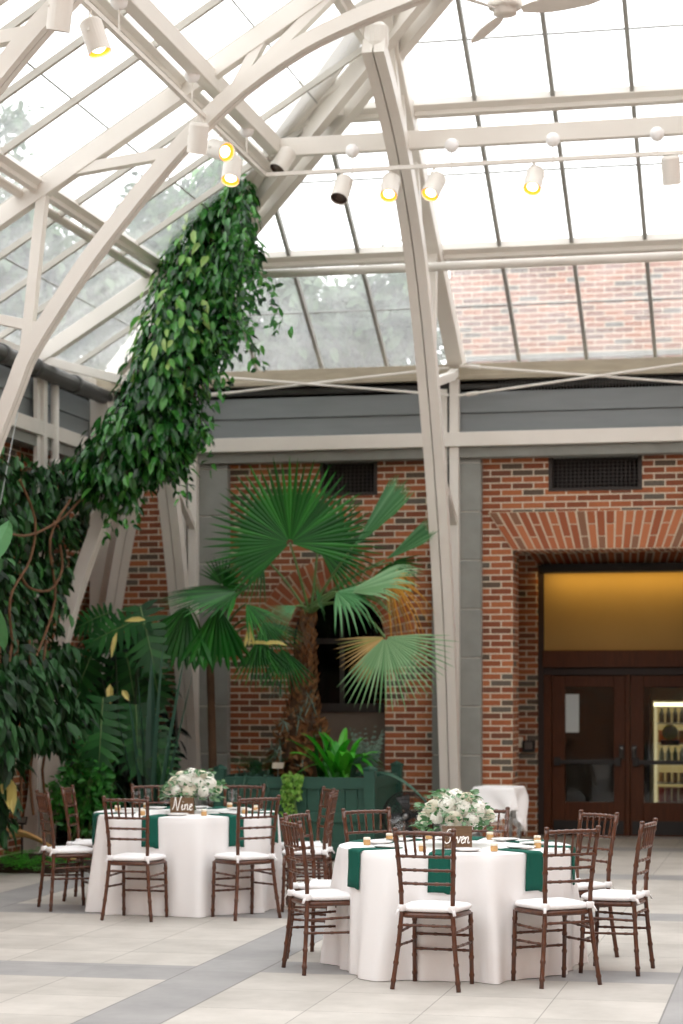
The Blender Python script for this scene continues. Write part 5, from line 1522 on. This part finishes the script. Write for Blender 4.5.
for k in range(22):
    a = rnd.uniform(0,6.28); mb = MB(); d = Vector((math.cos(a)*.9, math.sin(a)*.6, rnd.uniform(.7,1.2))).normalized(); L = rnd.uniform(.4,.65); s = d.cross(UP).normalized()
    for i in range(2,12):
        t = i/11; p = d*L*t - UP*.35*L*t*t
        for sg in (-1,1): leaf(mb, p, s*sg + d*.4, UP, .12*(1.15-t), .035, .1, .2)
    obj('frond', mb, M['leaf_fan'], r)
r = inplanter('spider_plant', 252, 21.05, 'dark thin leaved plant spilling over the left front of the planter', 'plant'); mb = MB()
for k in range(44):
    a = rnd.uniform(0,6.28); sword(mb, (rnd.uniform(-.2,.2), rnd.uniform(-.03,.05), 0), (math.cos(a)*.7, math.sin(a)*.4-.35, rnd.uniform(.6,1.2)), rnd.uniform(.3,.55), .022, rnd.uniform(.8,1.4), rnd, 8)
obj('leaf_blade', mb, M['leaf_sword'], r)
r = inplanter('dracaena', 320, 21.3, 'dark upright leaved plant beside the palm trunk in the planter', 'plant'); mb = MB()
for k in range(8): sword(mb, (rnd.uniform(-.05,.05),rnd.uniform(-.05,.05),0), rvec(rnd)*.5+UP, rnd.uniform(.4,.7), .05, .1, rnd)
obj('leaf_blade', mb, M['leaf_fan'], r)
r = thing('trailing_plant', 'lime green trailing plant hanging down the front of the planter', 'plant', (atY(292, 790, 20.82).x, 20.83, .86)); mb = MB()
for k in range(11):
    p = Vector((rnd.uniform(-.09,.09), rnd.uniform(.0,.06), .02)); n_ = rnd.randint(8,15)
    for i in range(n_):
        p += Vector((rnd.uniform(-.012,.012), -.012 if i < 4 else 0, -.036 if i > 1 else 0))
        for q in range(2): leaf(mb, p, rvec(rnd)*.9 + Vector((0,-.4,-.3)), Vector((0,-1,.6))+rvec(rnd)*.4, .055, .04)
obj('foliage', mb, M['leaf_lime'], r)
mb = MB()
for k in range(6): mb.tube([(rnd.uniform(-.08,.08),.03,.0),(rnd.uniform(-.08,.08),-.03,-.1),(rnd.uniform(-.08,.08),-.03,-.42)], .004, 5)
obj('stem', mb, M['stem'], r)
r = thing('arching_leaf_plant', 'blue grey arching blade leaning out over the right planter corner', 'plant', (atY(352, 772, 21.1).x, 21.1, .81)); mb = MB()
for d, L, dr in (((.9,-.25,.45),1.05,.75),((.8,-.1,.7),.8,.8),((.3,-.4,.9),.6,.5)): 
    mb = MB(); sword(mb, (0,0,.03), d, L, .085, dr, rnd, 12); obj('leaf_blade', mb, M['leaf_sword'], r)
r = thing('plant_label', 'small white plant label in the left half of the green planter', 'plant label', (atY(278, 765, 21.05).x, 21.05, .81))
mb = MB(); mb.tube([(0,0,-.02),(0,0,.15)], .006, 6); obj('stake', mb, M['steel'], r)
mb = MB(); mb.obox((0,0,.16), (.06,0,0), (0,.015,.03), (0,-.003,.002)); obj('plate', mb, mat('label_tan', srgb(168,158,140), .7), r)

# ================================================================== outside: brick block and trees beyond the glass
b0 = atY(450, 300, 26.0)
mb = MB(); mb.box(b0.x, 8, 26.0, 29, 3.3, 7.22); struct('wall_neighbour_building', mb, brickmat('brick_outside', 'xz', 1.05))
mb = MB(); mb.box(b0.x-.03, 8.03, 25.95, 29, 7.22, 7.32); mb.box(b0.x, 8, 25.97, 26.0, 5.86, 5.92); struct('trim_coping', mb, M['stone'])
def tree(x, y, h, crown, n, L, seed, label):
    rnd = random.Random(seed)
    r = thing('garden_tree', label, 'tree', (x, y, -.05), 0, 'trees beyond the glass')
    mb = MB(); mb.tube([(0,0,0),(.05,0,h*.35),(0,0,h*.7)], [.16,.12,.06], 8)
    for k in range(8):
        d = rvec(rnd); d.z = abs(d.z)*.6+.3; mb.tube([(0,0,h*(.3+.04*k)), tuple(Vector((0,0,h*(.35+.04*k)))+d*h*.3)], [.05,.015], 6)
    obj('trunk', mb, M['bark'], r)
    mb = MB(); leafcloud(mb, [(Vector(c), q) for c, q in crown], n, L, rnd, .3, .3, .6, .6); obj('crown', mb, M['leaf_tree'], r)
def crown_at(x, y, spots):
    return [(atY(u, v, y + dy) - Vector((x, y, -.05)), (r_, r_*1.1, r_*.95)) for u, v, dy, r_ in spots]
tree(-7.2, 29, 8, crown_at(-7.2, 29, ((275,330,0,1.0),(300,350,.4,1.1),(255,300,.3,.8),(320,320,0,.8),(285,285,.6,.55),(240,345,0,.9))), 3000, .2, 1, 'pale tree beyond the glass above the palm, left of the brick block')
tree(-5.4, 30, 8, crown_at(-5.4, 30, ((385,320,0,.9),(408,345,-.6,.8),(355,345,.3,.9),(395,290,.2,.7),(418,300,-.5,.5),(360,300,.6,.5))), 2600, .2, 2, 'pale tree beyond the glass nearest to the brick block')
tree(-12.2, 29, 9.5, crown_at(-12.2, 29, ((20,290,0,1.2),(60,320,.5,1.2),(-20,250,0,1.1),(45,255,.4,1.0),(20,215,0,.7),(85,285,.4,.8),(10,330,0,1.0))), 3800, .2, 3, 'pale tree seen through the left glass slope beside the curved truss')
tree(-10.0, 31, 9.5, crown_at(-10.0, 31, ((150,270,0,1.1),(120,310,.5,1.0),(175,225,.2,.9),(110,345,.3,.9),(150,205,.5,.5))), 3000, .2, 4, 'pale tree seen through the left glass slope behind the vine')
tree(-14.2, 30, 10.5, crown_at(-14.2, 30, ((-30,180,0,1.0),(-10,130,.4,.7),(15,115,0,.4),(-50,240,0,1.3))), 1500, .18, 6, 'sparse pale tree at the far left beyond the glass')

# ================================================================== sky, lamps, camera
w = bpy.data.worlds.new('overcast_sky'); SC.world = w; w.use_nodes = True
nt = w.node_tree; nt.nodes.clear(); out = nt.nodes.new('ShaderNodeOutputWorld'); bg = nt.nodes.new('ShaderNodeBackground')
bg.inputs[0].default_value = (.975, .987, 1.0, 1); bg.inputs[1].default_value = SKY
nt.links.new(bg.outputs[0], out.inputs[0])

cam = bpy.data.cameras.new('camera'); co = bpy.data.objects.new('camera', cam); COL.objects.link(co)
co.location = (0, 0, CAMZ); co.rotation_euler = (PI/2, 0, YAW)
cam.sensor_fit = 'VERTICAL'; cam.sensor_height = 36; cam.sensor_width = 24; cam.lens = FPX/1024*36
cam.shift_y = (690-512)/1024; cam.clip_end = 300
cam.dof.use_dof = True; cam.dof.focus_distance = 12.7; cam.dof.aperture_fstop = 2.4
SC.camera = co
SC.view_settings.view_transform = 'Standard'; SC.view_settings.look = 'None'; SC.view_settings.gamma = 1; SC.view_settings.use_curve_mapping = False
SC.view_settings.exposure = EXPO
